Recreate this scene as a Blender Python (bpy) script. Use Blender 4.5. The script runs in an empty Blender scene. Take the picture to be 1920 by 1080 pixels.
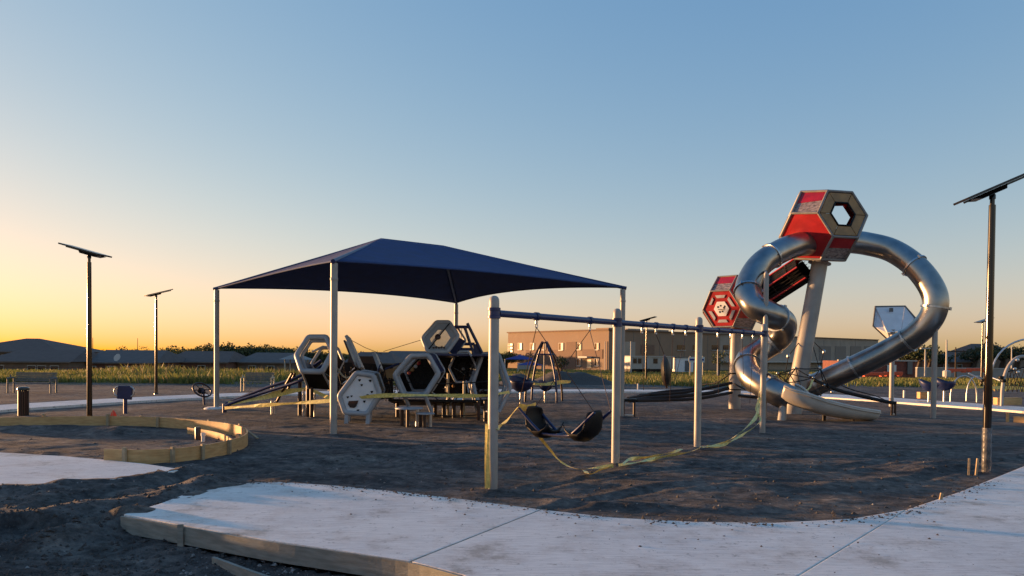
import bpy, bmesh, math, random
import numpy as np
from mathutils import Matrix, Vector, Quaternion

random.seed(7)
rng = np.random.default_rng(11)
sc = bpy.context.scene
COL = sc.collection

# ------------------------------------------------------------------ camera
PITCH, ROLL, FPX = math.radians(-1.2), math.radians(0.55), 1400.0
EYE = Vector((0, 0, 1.75))
SHIFT = 0.080
cam = bpy.data.cameras.new('camera')
cam_o = bpy.data.objects.new('camera', cam)
COL.objects.link(cam_o)
cam.sensor_width = 36
cam.lens = FPX / 1920 * 36
cam.shift_y = SHIFT
cam.clip_start, cam.clip_end = 0.05, 9000
CAM_ROT = Matrix.Rotation(math.pi / 2 + PITCH, 4, 'X') @ Matrix.Rotation(ROLL, 4, 'Z')
cam_o.matrix_world = Matrix.Translation(EYE) @ CAM_ROT
sc.camera = cam_o

# ------------------------------------------------------------------ sky and sun
SUN_AZ, SUN_EL = math.radians(-66), math.radians(2.4)
world = bpy.data.worlds.new('World')
sc.world = world
world.use_nodes = True
wn = world.node_tree
bg = wn.nodes['Background']
sky = wn.nodes.new('ShaderNodeTexSky')
sky.sky_type = 'NISHITA'
sky.sun_disc = False
sky.sun_elevation, sky.sun_rotation = SUN_EL, SUN_AZ
sky.air_density, sky.dust_density, sky.ozone_density, sky.altitude = 1.0, 0.5, 0.0, 100
sep_c = wn.nodes.new('ShaderNodeSeparateColor')
com_c = wn.nodes.new('ShaderNodeCombineColor')
wn.links.new(sky.outputs[0], sep_c.inputs[0])
for ch, (g_, k_) in enumerate(((.946, .312), (.641, .505), (.320, .840))):     # the camera's own tone response, per channel
    pw = wn.nodes.new('ShaderNodeMath'); pw.operation = 'POWER'; pw.inputs[1].default_value = g_
    ml = wn.nodes.new('ShaderNodeMath'); ml.operation = 'MULTIPLY'; ml.inputs[1].default_value = k_
    wn.links.new(sep_c.outputs[ch], pw.inputs[0]); wn.links.new(pw.outputs[0], ml.inputs[0]); wn.links.new(ml.outputs[0], com_c.inputs[ch])
sat = wn.nodes.new('ShaderNodeHueSaturation')
sat.inputs['Saturation'].default_value = 1.08
wn.links.new(com_c.outputs[0], sat.inputs['Color'])
wn.links.new(sat.outputs[0], bg.inputs[0])
bg.inputs[1].default_value = 0.15

sun = bpy.data.lights.new('sun', 'SUN')
sun.energy, sun.angle, sun.color = 2.6, math.radians(1.2), (1.0, 0.54, 0.23)
sun_o = bpy.data.objects.new('sun', sun)
COL.objects.link(sun_o)
SUN_DIR = Vector((math.sin(SUN_AZ) * math.cos(SUN_EL), math.cos(SUN_AZ) * math.cos(SUN_EL), math.sin(SUN_EL)))
sun_o.rotation_euler = SUN_DIR.to_track_quat('Z', 'Y').to_euler()

vs = sc.view_settings
vs.view_transform, vs.look, vs.gamma, vs.exposure = "Standard", "None", 1.0, 2.15
vs.use_curve_mapping = False
sc.cycles.use_denoising = True
sc.cycles.max_bounces = 6
sc.cycles.sample_clamp_indirect = 6

# ------------------------------------------------------------------ measuring helpers (camera of the photograph -> metres)
def ray(px, py):
    v = Vector(((px - 960) / FPX, (540 - py) / FPX + SHIFT * 1920 / FPX, -1.0))
    return CAM_ROT.to_3x3() @ v
def D(px, py, d):                       # the point seen at that pixel, d metres in front
    r = ray(px, py)
    return EYE + r * (d / r.y)
def G(px, py, z=0.0):                   # the point seen at that pixel on the level z
    r = ray(px, py)
    return EYE + r * ((z - EYE.z) / r.z)

# ------------------------------------------------------------------ materials
def mat(name, col, rough=0.6, metal=0.0, var=0.12, scale=6.0, bump=0.0, bscale=40.0, col2=None, spec=0.5,
        transl=0.0, alpha=1.0, coat=0.0, stretch=None, detail=4.0):
    m = bpy.data.materials.new(name)
    m.use_nodes = True
    n, l = m.node_tree.nodes, m.node_tree.links
    p = n['Principled BSDF']
    p.inputs['Roughness'].default_value = rough
    p.inputs['Metallic'].default_value = metal
    p.inputs['Specular IOR Level'].default_value = spec
    p.inputs['Coat Weight'].default_value = coat
    p.inputs['Alpha'].default_value = alpha
    tc = n.new('ShaderNodeTexCoord')
    mp = n.new('ShaderNodeMapping')
    l.new(tc.outputs['Object'], mp.inputs[0])
    if stretch:
        mp.inputs['Scale'].default_value = stretch
    nz = n.new('ShaderNodeTexNoise')
    nz.inputs['Scale'].default_value = scale
    nz.inputs['Detail'].default_value = detail
    l.new(mp.outputs[0], nz.inputs['Vector'])
    rp = n.new('ShaderNodeValToRGB')
    c2 = col2 if col2 else tuple(min(1, c * (1 + var)) for c in col)
    c1 = col if col2 else tuple(c * (1 - var) for c in col)
    rp.color_ramp.elements[0].position, rp.color_ramp.elements[1].position = 0.35, 0.68
    rp.color_ramp.elements[0].color = (*c1, 1)
    rp.color_ramp.elements[1].color = (*c2, 1)
    l.new(nz.outputs['Fac'], rp.inputs[0])
    l.new(rp.outputs[0], p.inputs['Base Color'])
    if bump:
        nb = n.new('ShaderNodeTexNoise')
        nb.inputs['Scale'].default_value = bscale
        nb.inputs['Detail'].default_value = 5
        l.new(mp.outputs[0], nb.inputs['Vector'])
        b = n.new('ShaderNodeBump')
        b.inputs['Strength'].default_value = bump
        b.inputs['Distance'].default_value = 0.02
        l.new(nb.outputs['Fac'], b.inputs['Height'])
        l.new(b.outputs[0], p.inputs['Normal'])
    # roughness variation
    mr = n.new('ShaderNodeMapRange')
    mr.inputs['To Min'].default_value = max(0.02, rough * 0.8)
    mr.inputs['To Max'].default_value = min(1.0, rough * 1.2)
    l.new(nz.outputs['Fac'], mr.inputs[0])
    l.new(mr.outputs[0], p.inputs['Roughness'])
    if transl:
        t = n.new('ShaderNodeBsdfTranslucent')
        l.new(rp.outputs[0], t.inputs['Color'])
        mx = n.new('ShaderNodeMixShader')
        mx.inputs[0].default_value = transl
        l.new(p.outputs[0], mx.inputs[1])
        l.new(t.outputs[0], mx.inputs[2])
        l.new(mx.outputs[0], n['Material Output'].inputs['Surface'])
    return m

M = {
    'post': mat('powder_coat_beige', (.31, .295, .275), .42, var=.10, scale=5, bump=.05),
    'column': mat('column_beige', (.33, .315, .295), .45, var=.12, scale=2.5, bump=.05),
    'bronze': mat('dark_bronze_paint', (.008, .006, .005), .17, var=.3),
    'panel_black': mat('solar_panel', (.008, .008, .012), .22, var=.3),
    'fabric': mat('navy_shade_cloth', (.034, .066, .185), .85, var=.14, scale=3, bump=.1, bscale=220, transl=.22),
    'navy': mat('navy_powder_coat', (.012, .022, .085), .38, var=.2),
    'navy_plastic': mat('navy_plastic', (.009, .017, .075), .42, var=.25, scale=4),
    'beam': mat('swing_beam_navy', (.018, .030, .105), .36, var=.15, scale=4),
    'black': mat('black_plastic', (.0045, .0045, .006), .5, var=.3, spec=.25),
    'rope': mat('black_rope', (.012, .011, .012), .8, var=.3, scale=60),
    'steel': mat('stainless_steel', (.33, .32, .31), .30, 1.0, var=.20, scale=2.2, bump=.05, bscale=3),
    'galv': mat('galvanised_steel', (.48, .49, .50), .38, 1.0, var=.15, scale=9),
    'red': mat('red_plastic', (.33, .005, .012), .38, var=.18, scale=3, coat=.2),
    'frame': mat('grey_frame_plastic', (.33, .35, .385), .45, var=.12, scale=4),
    'frame_white': mat('pale_panel', (.68, .69, .71), .5, var=.06, scale=4),
    'tan': mat('tan_panel', (.30, .165, .060), .5, var=.2, scale=4),
    'plexi': mat('ribbed_panel', (.30, .25, .25), .25, var=.5, scale=9, stretch=(1, 1, 3), alpha=.72),
    'window': mat('clear_panel', (.5, .48, .46), .15, var=.1, alpha=.45),
    'maroon': mat('brown_post', (.038, .015, .011), .38, var=.3, scale=6),
    'tape': mat('caution_tape', (.80, .66, .20), .40, var=.2, scale=20, transl=.15),
    'tape_green': mat('caution_tape_b', (.76, .70, .28), .40, var=.2, scale=20, transl=.15),
    'wood': mat('form_lumber', (.47, .27, .105), .7, col2=(.62, .40, .18), scale=5, stretch=(1, 1, 6), bump=.25, bscale=30),
    'wood_grey': mat('weathered_lumber', (.21, .21, .18), .8, col2=(.33, .325, .28), scale=5, stretch=(1, 1, 6), bump=.25, bscale=30),
    'stake': mat('wood_stake', (.30, .22, .13), .8, col2=(.42, .33, .21), scale=14, bump=.2),
    'shingle': mat('asphalt_shingle', (.078, .058, .052), .9, col2=(.115, .088, .08), scale=1.5, bump=.3, bscale=6),
    'shingle_b': mat('asphalt_shingle_grey', (.082, .070, .068), .9, col2=(.12, .104, .10), scale=1.5, bump=.3, bscale=6),
    'siding': mat('house_siding', (.15, .11, .085), .8, var=.15, scale=1.5),
    'brick_wall': mat('house_brick', (.15, .075, .055), .85, var=.3, scale=8),
    'trim': mat('white_trim', (.40, .39, .37), .6, var=.05),
    'glass': mat('window_glass', (.02, .022, .026), .12, var=.2),
    'glass_lit': mat('window_glass_lit', (.26, .19, .12), .3, var=.2, scale=.6),  # light on the glass is put into the pane's warm base colour
    'fence': mat('cedar_fence', (.13, .055, .035), .85, var=.3, scale=3),
    'stucco': mat('building_stucco', (.24, .165, .115), .85, var=.07, scale=.5, bump=.1),
    'stucco_dark': mat('building_brick_band', (.17, .105, .075), .85, var=.15, scale=3),
    'stucco_grey': mat('building_grey', (.30, .255, .215), .85, var=.1, scale=.4),
    'stucco_pale': mat('building_pale', (.35, .30, .255), .85, var=.1, scale=.4),
    'white_paint': mat('white_paint', (.33, .32, .30), .5, var=.06, scale=3),
    'blue_sail': mat('blue_sail', (.02, .035, .22), .8, var=.2),
    'leaf': mat('leaf_green', (.030, .045, .014), .7, col2=(.075, .090, .028), scale=.8, transl=.2),
    'leaf_dark': mat('leaf_dark', (.018, .028, .012), .7, col2=(.045, .058, .022), scale=.8, transl=.2),
    'bark': mat('bark', (.05, .035, .025), .9, var=.3, scale=8),
    'grass': mat('grass_green', (.11, .135, .025), .7, col2=(.20, .215, .050), scale=.35, transl=.3),
    'grass_dry': mat('grass_dry', (.26, .19, .065), .7, col2=(.36, .27, .11), scale=.35, transl=.3),
    'grass_olive': mat('grass_olive', (.14, .140, .032), .7, col2=(.24, .215, .058), scale=.35, transl=.3),
    'orange': mat('orange_barrier', (.62, .09, .035), .6, var=.15),
    'red_flag': mat('marker_flag', (.80, .10, .06), .6, var=.1, transl=.3),
    'pvc': mat('white_pipe', (.68, .66, .62), .4, var=.05),
    'wrap': mat('plastic_wrap', (.30, .31, .33), .22, var=.6, scale=9, alpha=.32, bump=.4, bscale=20),
    'brick_red': mat('red_masonry', (.17, .055, .040), .85, var=.25, scale=4),
    'sign': mat('sign_face', (.55, .58, .56), .5, var=.08, scale=5),
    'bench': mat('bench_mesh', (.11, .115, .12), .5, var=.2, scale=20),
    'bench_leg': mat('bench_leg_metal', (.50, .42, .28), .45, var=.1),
    'stone': mat('pale_gravel', (.24, .23, .22), .9, var=.4, scale=40),
    'clod': mat('dirt_clod', (.060, .052, .047), .95, var=.5, scale=25, bump=.4, bscale=60),
    'grey_wall': mat('grey_wall', (.26, .25, .24), .8, var=.1, scale=1),
    'pod_frame': mat('pod_edge_frame', (.20, .19, .185), .45, var=.15, scale=4),
    'chute': mat('chute_polymer', (.48, .45, .41), .33, var=.10, scale=3, coat=.15),
    'hill': mat('distant_ground', (.045, .043, .022), .9, var=.35, scale=.12),
}

def concrete_material():
    m = bpy.data.materials.new('new_concrete')
    m.use_nodes = True
    n, l = m.node_tree.nodes, m.node_tree.links
    p = n['Principled BSDF']
    p.inputs['Specular IOR Level'].default_value = .35
    geo = n.new('ShaderNodeNewGeometry')
    def noise(scale, detail=5, rough=.6, stretch=None):
        mp = n.new('ShaderNodeMapping')
        if stretch: mp.inputs['Scale'].default_value = stretch
        l.new(geo.outputs['Position'], mp.inputs[0])
        t = n.new('ShaderNodeTexNoise')
        t.inputs['Scale'].default_value, t.inputs['Detail'].default_value, t.inputs['Roughness'].default_value = scale, detail, rough
        l.new(mp.outputs[0], t.inputs['Vector'])
        return t.outputs['Fac']
    def ramp(fac, stops):
        r = n.new('ShaderNodeValToRGB')
        e = r.color_ramp.elements
        while len(e) < len(stops): e.new(.5)
        for i, (pos, c) in enumerate(stops):
            e[i].position, e[i].color = pos, (*c, 1)
        l.new(fac, r.inputs[0])
        return r.outputs[0]
    def mul(a, b, f=1.0):
        x = n.new('ShaderNodeMix'); x.data_type, x.blend_type = 'RGBA', 'MULTIPLY'
        x.inputs[0].default_value = f
        l.new(a, x.inputs[6]); l.new(b, x.inputs[7])
        return x.outputs[2]
    base = ramp(noise(.55, 4), [(.34, (.78, .75, .71)), (.50, (.86, .82, .765)), (.66, (.90, .85, .78))])
    broom = ramp(noise(5.0, 9, .85, (.7, 10, 1)), [(.36, (.66, .65, .64)), (.58, (1, 1, 1))])
    stain = ramp(noise(1.35, 6, .72), [(.33, (.60, .56, .52)), (.42, (.90, .87, .85)), (.52, (1, 1, 1))])
    dirt = ramp(noise(9.0, 8, .8), [(.33, (.34, .31, .28)), (.43, (1, 1, 1)), (.9, (1, 1, 1))])
    c = mul(mul(mul(base, broom), stain), dirt, .9)
    l.new(c, p.inputs['Base Color'])
    p.inputs['Roughness'].default_value = .72
    b = n.new('ShaderNodeBump'); b.inputs['Strength'].default_value = .25; b.inputs['Distance'].default_value = .012
    l.new(noise(26, 6, .7, (1, 3, 1)), b.inputs['Height']); l.new(b.outputs[0], p.inputs['Normal'])
    return m
M['concrete'] = concrete_material()

def ground_material():
    m = bpy.data.materials.new('dark_soil')
    m.use_nodes = True
    n, l = m.node_tree.nodes, m.node_tree.links
    p = n['Principled BSDF']
    p.inputs['Roughness'].default_value = .9
    p.inputs['Specular IOR Level'].default_value = .25
    geo = n.new('ShaderNodeNewGeometry')
    def noise(scale, detail=6, rough=.6, stretch=None):
        src = geo.outputs['Position']
        if stretch:
            mp = n.new('ShaderNodeMapping'); mp.inputs['Scale'].default_value = stretch
            l.new(src, mp.inputs[0]); src = mp.outputs[0]
        t = n.new('ShaderNodeTexNoise')
        t.inputs['Scale'].default_value, t.inputs['Detail'].default_value, t.inputs['Roughness'].default_value = scale, detail, rough
        l.new(src, t.inputs['Vector'])
        return t.outputs['Fac']
    def ramp(fac, stops):
        r = n.new('ShaderNodeValToRGB'); e = r.color_ramp.elements
        while len(e) < len(stops): e.new(.5)
        for i, (pos, c) in enumerate(stops):
            e[i].position, e[i].color = pos, (*c, 1)
        l.new(fac, r.inputs[0]); return r.outputs[0]
    def mix(a, b, fac, mode='MIX'):
        x = n.new('ShaderNodeMix'); x.data_type, x.blend_type = 'RGBA', mode
        if isinstance(fac, float): x.inputs[0].default_value = fac
        else: l.new(fac, x.inputs[0])
        l.new(a, x.inputs[6]); l.new(b, x.inputs[7]); return x.outputs[2]
    soil = ramp(noise(.45, 5), [(.30, (.060, .057, .058)), (.47, (.092, .087, .085)), (.58, (.118, .109, .101)), (.70, (.150, .132, .115))])
    fine = ramp(noise(5.5, 8, .75), [(.34, (.34, .34, .35)), (.5, (1, .99, .98)), (.66, (1.9, 1.82, 1.74))])
    dry = ramp(noise(.9, 7, .72, (1, 1.6, 1)), [(.34, (.50, .50, .52)), (.5, (1, 1, 1)), (.64, (1.55, 1.48, 1.40))])
    c = mix(mix(soil, fine, 1.0, 'MULTIPLY'), dry, 1.0, 'MULTIPLY')
    grass = ramp(noise(.25, 6), [(.3, (.055, .055, .020)), (.6, (.115, .105, .038)), (.8, (.17, .14, .06))])
    sep = n.new('ShaderNodeSeparateXYZ'); l.new(geo.outputs['Position'], sep.inputs[0])
    def math_(op, a, b):
        x = n.new('ShaderNodeMath'); x.operation = op
        for i, v in enumerate((a, b)):
            if isinstance(v, (int, float)): x.inputs[i].default_value = v
            else: l.new(v, x.inputs[i])
        return x.outputs[0]
    nb = math_('MULTIPLY', math_('SUBTRACT', noise(.3, 4), .5), 14)
    xx = math_('MULTIPLY', sep.outputs['X'], .28)
    edge = math_('ADD', math_('SUBTRACT', sep.outputs['Y'], math_('MINIMUM', math_('ADD', xx, 45), 49)), nb)
    mr = n.new('ShaderNodeMapRange'); mr.inputs[1].default_value, mr.inputs[2].default_value = -1, 3
    l.new(edge, mr.inputs[0])
    l.new(mix(c, grass, mr.outputs[0]), p.inputs['Base Color'])
    b = n.new('ShaderNodeBump'); b.inputs['Strength'].default_value = 1.0; b.inputs['Distance'].default_value = .06
    l.new(noise(11, 9, .72), b.inputs['Height']); l.new(b.outputs[0], p.inputs['Normal'])
    return m
M['ground'] = ground_material()

# ------------------------------------------------------------------ mesh helpers
def frame_of(t, hint=None):
    t = Vector(t).normalized()
    h = Vector(hint) if hint is not None else (Vector((0, 0, 1)) if abs(t.z) < .95 else Vector((1, 0, 0)))
    a = h.cross(t)
    if a.length < 1e-6: a = Vector((1, 0, 0)).cross(t)
    a.normalize()
    return a, t.cross(a).normalized()

class MB:
    def __init__(self): self.v, self.f, self.mi = [], [], []
    def add(self, vs_, fs, mi=0):
        o = len(self.v)
        self.v += [tuple(x) for x in vs_]
        self.f += [tuple(i + o for i in f) for f in fs]
        self.mi += [mi] * len(fs)
        return self
    def box(self, c, s, rot=None, mi=0):
        c = Vector(c); R = rot if rot is not None else Matrix.Identity(3)
        pts = [c + R @ Vector((sx * s[0] / 2, sy * s[1] / 2, sz * s[2] / 2)) for sz in (-1, 1) for sx, sy in ((-1, -1), (1, -1), (1, 1), (-1, 1))]
        return self.add(pts, [(3, 2, 1, 0), (4, 5, 6, 7), (0, 1, 5, 4), (1, 2, 6, 5), (2, 3, 7, 6), (3, 0, 4, 7)], mi)
    def bar(self, a, b, w, h, hint=None, mi=0):     # rectangular bar from a to b; w across the hint, h along it
        a, b = Vector(a), Vector(b)
        u, v = frame_of(b - a, hint)
        pts = [p + u * sx * w / 2 + v * sy * h / 2 for p in (a, b) for sx, sy in ((-1, -1), (1, -1), (1, 1), (-1, 1))]
        return self.add(pts, [(3, 2, 1, 0), (4, 5, 6, 7), (0, 1, 5, 4), (1, 2, 6, 5), (2, 3, 7, 6), (3, 0, 4, 7)], mi)
    def tube(self, pts, r, n=10, closed=False, caps=True, mi=0):
        pts = [Vector(p) for p in pts]; k = len(pts)
        rs = r if isinstance(r, (list, tuple)) else [r] * k
        vs_, fs = [], []
        u = None
        for i, p in enumerate(pts):
            if closed: t = (pts[(i + 1) % k] - pts[i]).normalized() + (pts[i] - pts[i - 1]).normalized()
            elif i == 0: t = pts[1] - pts[0]
            elif i == k - 1: t = pts[-1] - pts[-2]
            else: t = (pts[i + 1] - p).normalized() + (p - pts[i - 1]).normalized()
            t = t.normalized() if t.length > 1e-9 else Vector((0, 0, 1))
            if u is None: u, _ = frame_of(t)
            u = (u - t * u.dot(t))
            u = u.normalized() if u.length > 1e-6 else frame_of(t)[0]
            w = t.cross(u)
            stretch = 1.0
            if closed or 0 < i < k - 1:
                a = (p - pts[i - 1]).normalized().dot(t)
                stretch = 1 / max(a, .6)
            for j in range(n):
                an = 2 * math.pi * j / n
                vs_.append(p + (u * math.cos(an) + w * math.sin(an)) * rs[i] * (stretch if n <= 12 and stretch < 1.25 else 1))
        m_ = k if closed else k - 1
        for i in range(m_):
            for j in range(n):
                a, b = i * n + j, i * n + (j + 1) % n
                c, d = ((i + 1) % k) * n + (j + 1) % n, ((i + 1) % k) * n + j
                fs.append((a, b, c, d))
        if caps and not closed:
            fs.append(tuple(range(n - 1, -1, -1))); fs.append(tuple(range((k - 1) * n, k * n)))
        return self.add(vs_, fs, mi)
    def prism(self, poly, off, mi=0):               # extrude a polygon of 3-D points by the vector off
        k = len(poly); off = Vector(off)
        pts = [Vector(p) for p in poly] + [Vector(p) + off for p in poly]
        fs = [tuple(range(k - 1, -1, -1)), tuple(range(k, 2 * k))] + [(i, (i + 1) % k, k + (i + 1) % k, k + i) for i in range(k)]
        return self.add(pts, fs, mi)
    def lathe(self, base, axis, prof, n=16, mi=0):   # prof: (radius, height) along axis
        base = Vector(base); ax = Vector(axis).normalized(); u, w = frame_of(ax)
        vs_, fs = [], []
        for r, h in prof:
            for j in range(n):
                an = 2 * math.pi * j / n
                vs_.append(base + ax * h + (u * math.cos(an) + w * math.sin(an)) * max(r, 1e-4))
        for i in range(len(prof) - 1):
            for j in range(n):
                fs.append((i * n + j, i * n + (j + 1) % n, (i + 1) * n + (j + 1) % n, (i + 1) * n + j))
        fs.append(tuple(range(n - 1, -1, -1))); fs.append(tuple(range((len(prof) - 1) * n, len(prof) * n)))
        return self.add(vs_, fs, mi)
    def grid(self, rows, mi=0, flip=False):
        k, m_ = len(rows), len(rows[0])
        fs = []
        for i in range(k - 1):
            for j in range(m_ - 1):
                q = (i * m_ + j, i * m_ + j + 1, (i + 1) * m_ + j + 1, (i + 1) * m_ + j)
                fs.append(q[::-1] if flip else q)
        return self.add([p for r in rows for p in r], fs, mi)
    def build(self, name, m, parent=None, smooth=None, bevel=0.0, origin=None, fix=True):
        me = bpy.data.meshes.new(name)
        org = Vector(origin) if origin is not None else (parent_world(parent) if parent else centre_base(self.v))
        me.from_pydata([tuple(Vector(p) - org) for p in self.v], [], self.f)
        ms = m if isinstance(m, (list, tuple)) else [m]
        for x in ms: me.materials.append(M[x] if isinstance(x, str) else x)
        if len(ms) > 1: me.polygons.foreach_set('material_index', self.mi)
        if fix:
            bm = bmesh.new(); bm.from_mesh(me)
            bmesh.ops.recalc_face_normals(bm, faces=bm.faces)
            if bevel:
                es = [e for e in bm.edges if len(e.link_faces) == 2 and e.calc_face_angle(0) > .5]
                bmesh.ops.bevel(bm, geom=es, offset=bevel, segments=2, profile=.7, affect='EDGES', clamp_overlap=True)
            bm.to_mesh(me); bm.free()
        if smooth:
            me.shade_smooth()
            me.set_sharp_from_angle(angle=math.radians(smooth))
        o = bpy.data.objects.new(name, me)
        COL.objects.link(o)
        if parent:
            o.parent = parent
            o.location = org - parent_world(parent)
        else:
            o.location = org
        return o

WORLD_AT = {}
def parent_world(p):
    if p is None: return Vector((0, 0, 0))
    v = Vector(p.location)
    q = p.parent
    while q is not None:
        v = v + Vector(q.location); q = q.parent
    return v
def centre_base(vs_):
    a = np.array(vs_)
    return Vector(((a[:, 0].min() + a[:, 0].max()) / 2, (a[:, 1].min() + a[:, 1].max()) / 2, a[:, 2].min()))
def tag(o, label, cat=None, group=None, kind=None):
    o['label'] = label
    if cat: o['category'] = cat
    if group: o['group'] = group
    if kind: o['kind'] = kind
    return o
def thing(name, label, cat, loc, group=None):
    o = bpy.data.objects.new(name, None)
    o.empty_display_size = .2
    COL.objects.link(o)
    o.location = Vector(loc)
    return tag(o, label, cat, group)
def structure(o, label):
    o['kind'] = 'structure'; o['label'] = label
    return o
def catmull(pts, n=8):
    pts = [Vector(p) for p in pts]
    q = [pts[0] * 2 - pts[1]] + pts + [pts[-1] * 2 - pts[-2]]
    out = []
    for i in range(1, len(q) - 2):
        p0, p1, p2, p3 = q[i - 1], q[i], q[i + 1], q[i + 2]
        for k in range(n):
            t = k / n
            out.append(.5 * ((2 * p1) + (p2 - p0) * t + (2 * p0 - 5 * p1 + 4 * p2 - p3) * t * t + (3 * p1 - p0 - 3 * p2 + p3) * t ** 3))
    out.append(pts[-1])
    return out
def sagline(a, b, sag, n=10):
    a, b = Vector(a), Vector(b)
    return [a.lerp(b, i / n) - Vector((0, 0, sag * 4 * (i / n) * (1 - i / n))) for i in range(n + 1)]

# ------------------------------------------------------------------ ground plan
def gp(pts, z=0.0): return [G(x, y, z) for x, y in pts]
SLAB_Z = 0.05
far_edge = gp([(232, 964), (300, 944), (372, 917), (440, 906), (520, 903), (640, 911), (750, 922), (870, 936), (1015, 955), (1150, 970), (1300, 978),
               (1450, 980), (1600, 972), (1700, 955), (1800, 922), (1860, 898), (1925, 872), (2100, 800)], SLAB_Z)
near_edge = gp([(232, 966), (345, 985), (500, 1012), (640, 1032), (770, 1052)], SLAB_Z)
dirn = (near_edge[-1] - near_edge[-2]).normalized()
near_edge += [near_edge[-1] + Vector((.45, -.36, 0)), near_edge[-1] + Vector((.8, -.9, 0)), near_edge[-1] + Vector((.95, -1.5, 0))]
right_close = [Vector((14, 2, SLAB_Z)), Vector((16, 8, SLAB_Z))]
J1a, J1b = G(770, 1052, SLAB_Z), G(1015, 955, SLAB_Z)
J2a, J2b = G(1495, 1080, SLAB_Z), G(1700, 955, SLAB_Z)
J2c = J2a + (J2a - J2b).normalized() * 1.6
i1 = 8            # index of (1015,955) in far_edge
i2 = 13           # index of (1700,955)
def inset(poly, g):
    c = sum(poly, Vector()) / len(poly)
    return poly
panel_a = [p.copy() for p in far_edge[:i1 + 1]] + [p.copy() for p in near_edge[4:0:-1]]
panel_b = [p.copy() for p in far_edge[i1:i2 + 1]] + [J2a.copy(), J2c.copy()] + [p.copy() for p in near_edge[:3:-1]]
panel_c = [p.copy() for p in far_edge[i2:]] + [right_close[1].copy(), right_close[0].copy(), J2c.copy(), J2a.copy()]
left_slab = gp([(-60, 843), (0, 848), (120, 855), (190, 861), (270, 869), (342, 880), (300, 889), (200, 900), (100, 907), (0, 912), (-90, 918)], SLAB_Z)

# the loop path beyond the playground: centre line and half width
far_path_l = [(G(-160, 782), .95), (G(-60, 771), .95), (G(60, 762.5), .95), (G(170, 755.5), .95), (G(300, 748), .95), (G(400, 743.5), 1.0), (G(480, 740.5), 1.0), (G(600, 737.5), 1.0), (G(760, 735), 1.0)]
far_path_m = [(G(640, 737.5), 1.0), (G(800, 735), 1.0), (G(960, 733.8), 1.0), (G(1100, 733.8), 1.0), (G(1250, 734.5), 1.0), (G(1380, 736.5), 1.1), (G(1500, 741), 1.3), (G(1620, 748), 1.3), (G(1750, 757), 1.2), (G(1900, 768), 1.1), (G(2050, 780), 1.1)]

def poly_mask(X, Y, poly):
    inside = np.zeros(X.shape, bool)
    k = len(poly)
    for i in range(k):
        x1, y1, x2, y2 = poly[i].x, poly[i].y, poly[(i + 1) % k].x, poly[(i + 1) % k].y
        if y1 == y2: continue
        c = ((y1 > Y) != (y2 > Y)) & (X < (x2 - x1) * (Y - y1) / (y2 - y1) + x1)
        inside ^= c
    return inside
def seg_dist(X, Y, pts):
    best = np.full(X.shape, 1e9)
    for a, b in zip(pts[:-1], pts[1:]):
        dx, dy = b.x - a.x, b.y - a.y
        t = np.clip(((X - a.x) * dx + (Y - a.y) * dy) / (dx * dx + dy * dy + 1e-12), 0, 1)
        best = np.minimum(best, np.hypot(X - a.x - t * dx, Y - a.y - t * dy))
    return best
_perm = rng.random((512, 512))
def vnoise(X, Y, s, seed=0):
    x, y = X * s + seed * 17.3, Y * s + seed * 9.1
    xi, yi = np.floor(x).astype(int), np.floor(y).astype(int)
    fx, fy = x - xi, y - yi
    fx, fy = fx * fx * (3 - 2 * fx), fy * fy * (3 - 2 * fy)
    g = lambda a, b: _perm[(xi + a) % 512, (yi + b) % 512]
    return (g(0, 0) * (1 - fx) * (1 - fy) + g(1, 0) * fx * (1 - fy) + g(0, 1) * (1 - fx) * fy + g(1, 1) * fx * fy) * 2 - 1
def fbm(X, Y, s, o=4, seed=0):
    r, a = 0, 1.0
    for i in range(o):
        r = r + a * vnoise(X, Y, s * 2.03 ** i, seed + i); a *= .5
    return r

ridges = [  # (pixel polyline, height, half width)
    ([(-80, 925), (60, 917), (160, 909), (250, 899), (345, 884), (420, 866)], .07, .20),
    ([(-80, 982), (60, 972), (150, 957), (260, 938), (330, 925), (400, 908)], .06, .24),
    ([(60, 1000), (140, 985), (190, 978), (250, 968)], .13, .18),
    ([(300, 942), (355, 920), (410, 903)], .04, .16),
    ([(0, 808), (120, 806), (230, 812)], .10, .5),
    ([(500, 890), (640, 892), (760, 900)], .03, .5),
    ([(1720, 880), (1790, 872), (1860, 876)], .05, .3),
    ([(960, 790), (1200, 800), (1400, 790)], .03, 1.2),
    ([(1100, 905), (1300, 912), (1500, 915), (1680, 900)], .035, .25),
    ([(1050, 940), (1250, 950), (1420, 952)], .03, .2),
]
ruts = [
    ([(-80, 950), (80, 942), (200, 925), (300, 908), (400, 893), (520, 880), (700, 862)], .07, .25),
    ([(-60, 1030), (100, 1020), (230, 1010), (420, 1040), (620, 1075)], .05, .3),
    ([(640, 870), (900, 880), (1150, 910)], .03, .22),
]
tracks = [([(380, 880), (620, 850), (900, 842), (1150, 850), (1400, 868), (1650, 868), (1900, 845)], .022),
          ([(1000, 935), (1200, 900), (1400, 885), (1620, 890), (1800, 860)], .016)]
def large_scale(X, Y):
    t = np.clip((Y - 48) / 50, 0, 1); t = t * t * (3 - 2 * t)
    z = -1.0 * t - .85 * np.clip((Y - 98) / 85, 0, 1) - np.clip((Y - 200) / 400, 0, 1) * 3
    l = np.clip((-X - 8) / 18, 0, 1) * np.clip((Y - 62) / 25, 0, 1)
    return z - 1.6 * l
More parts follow.
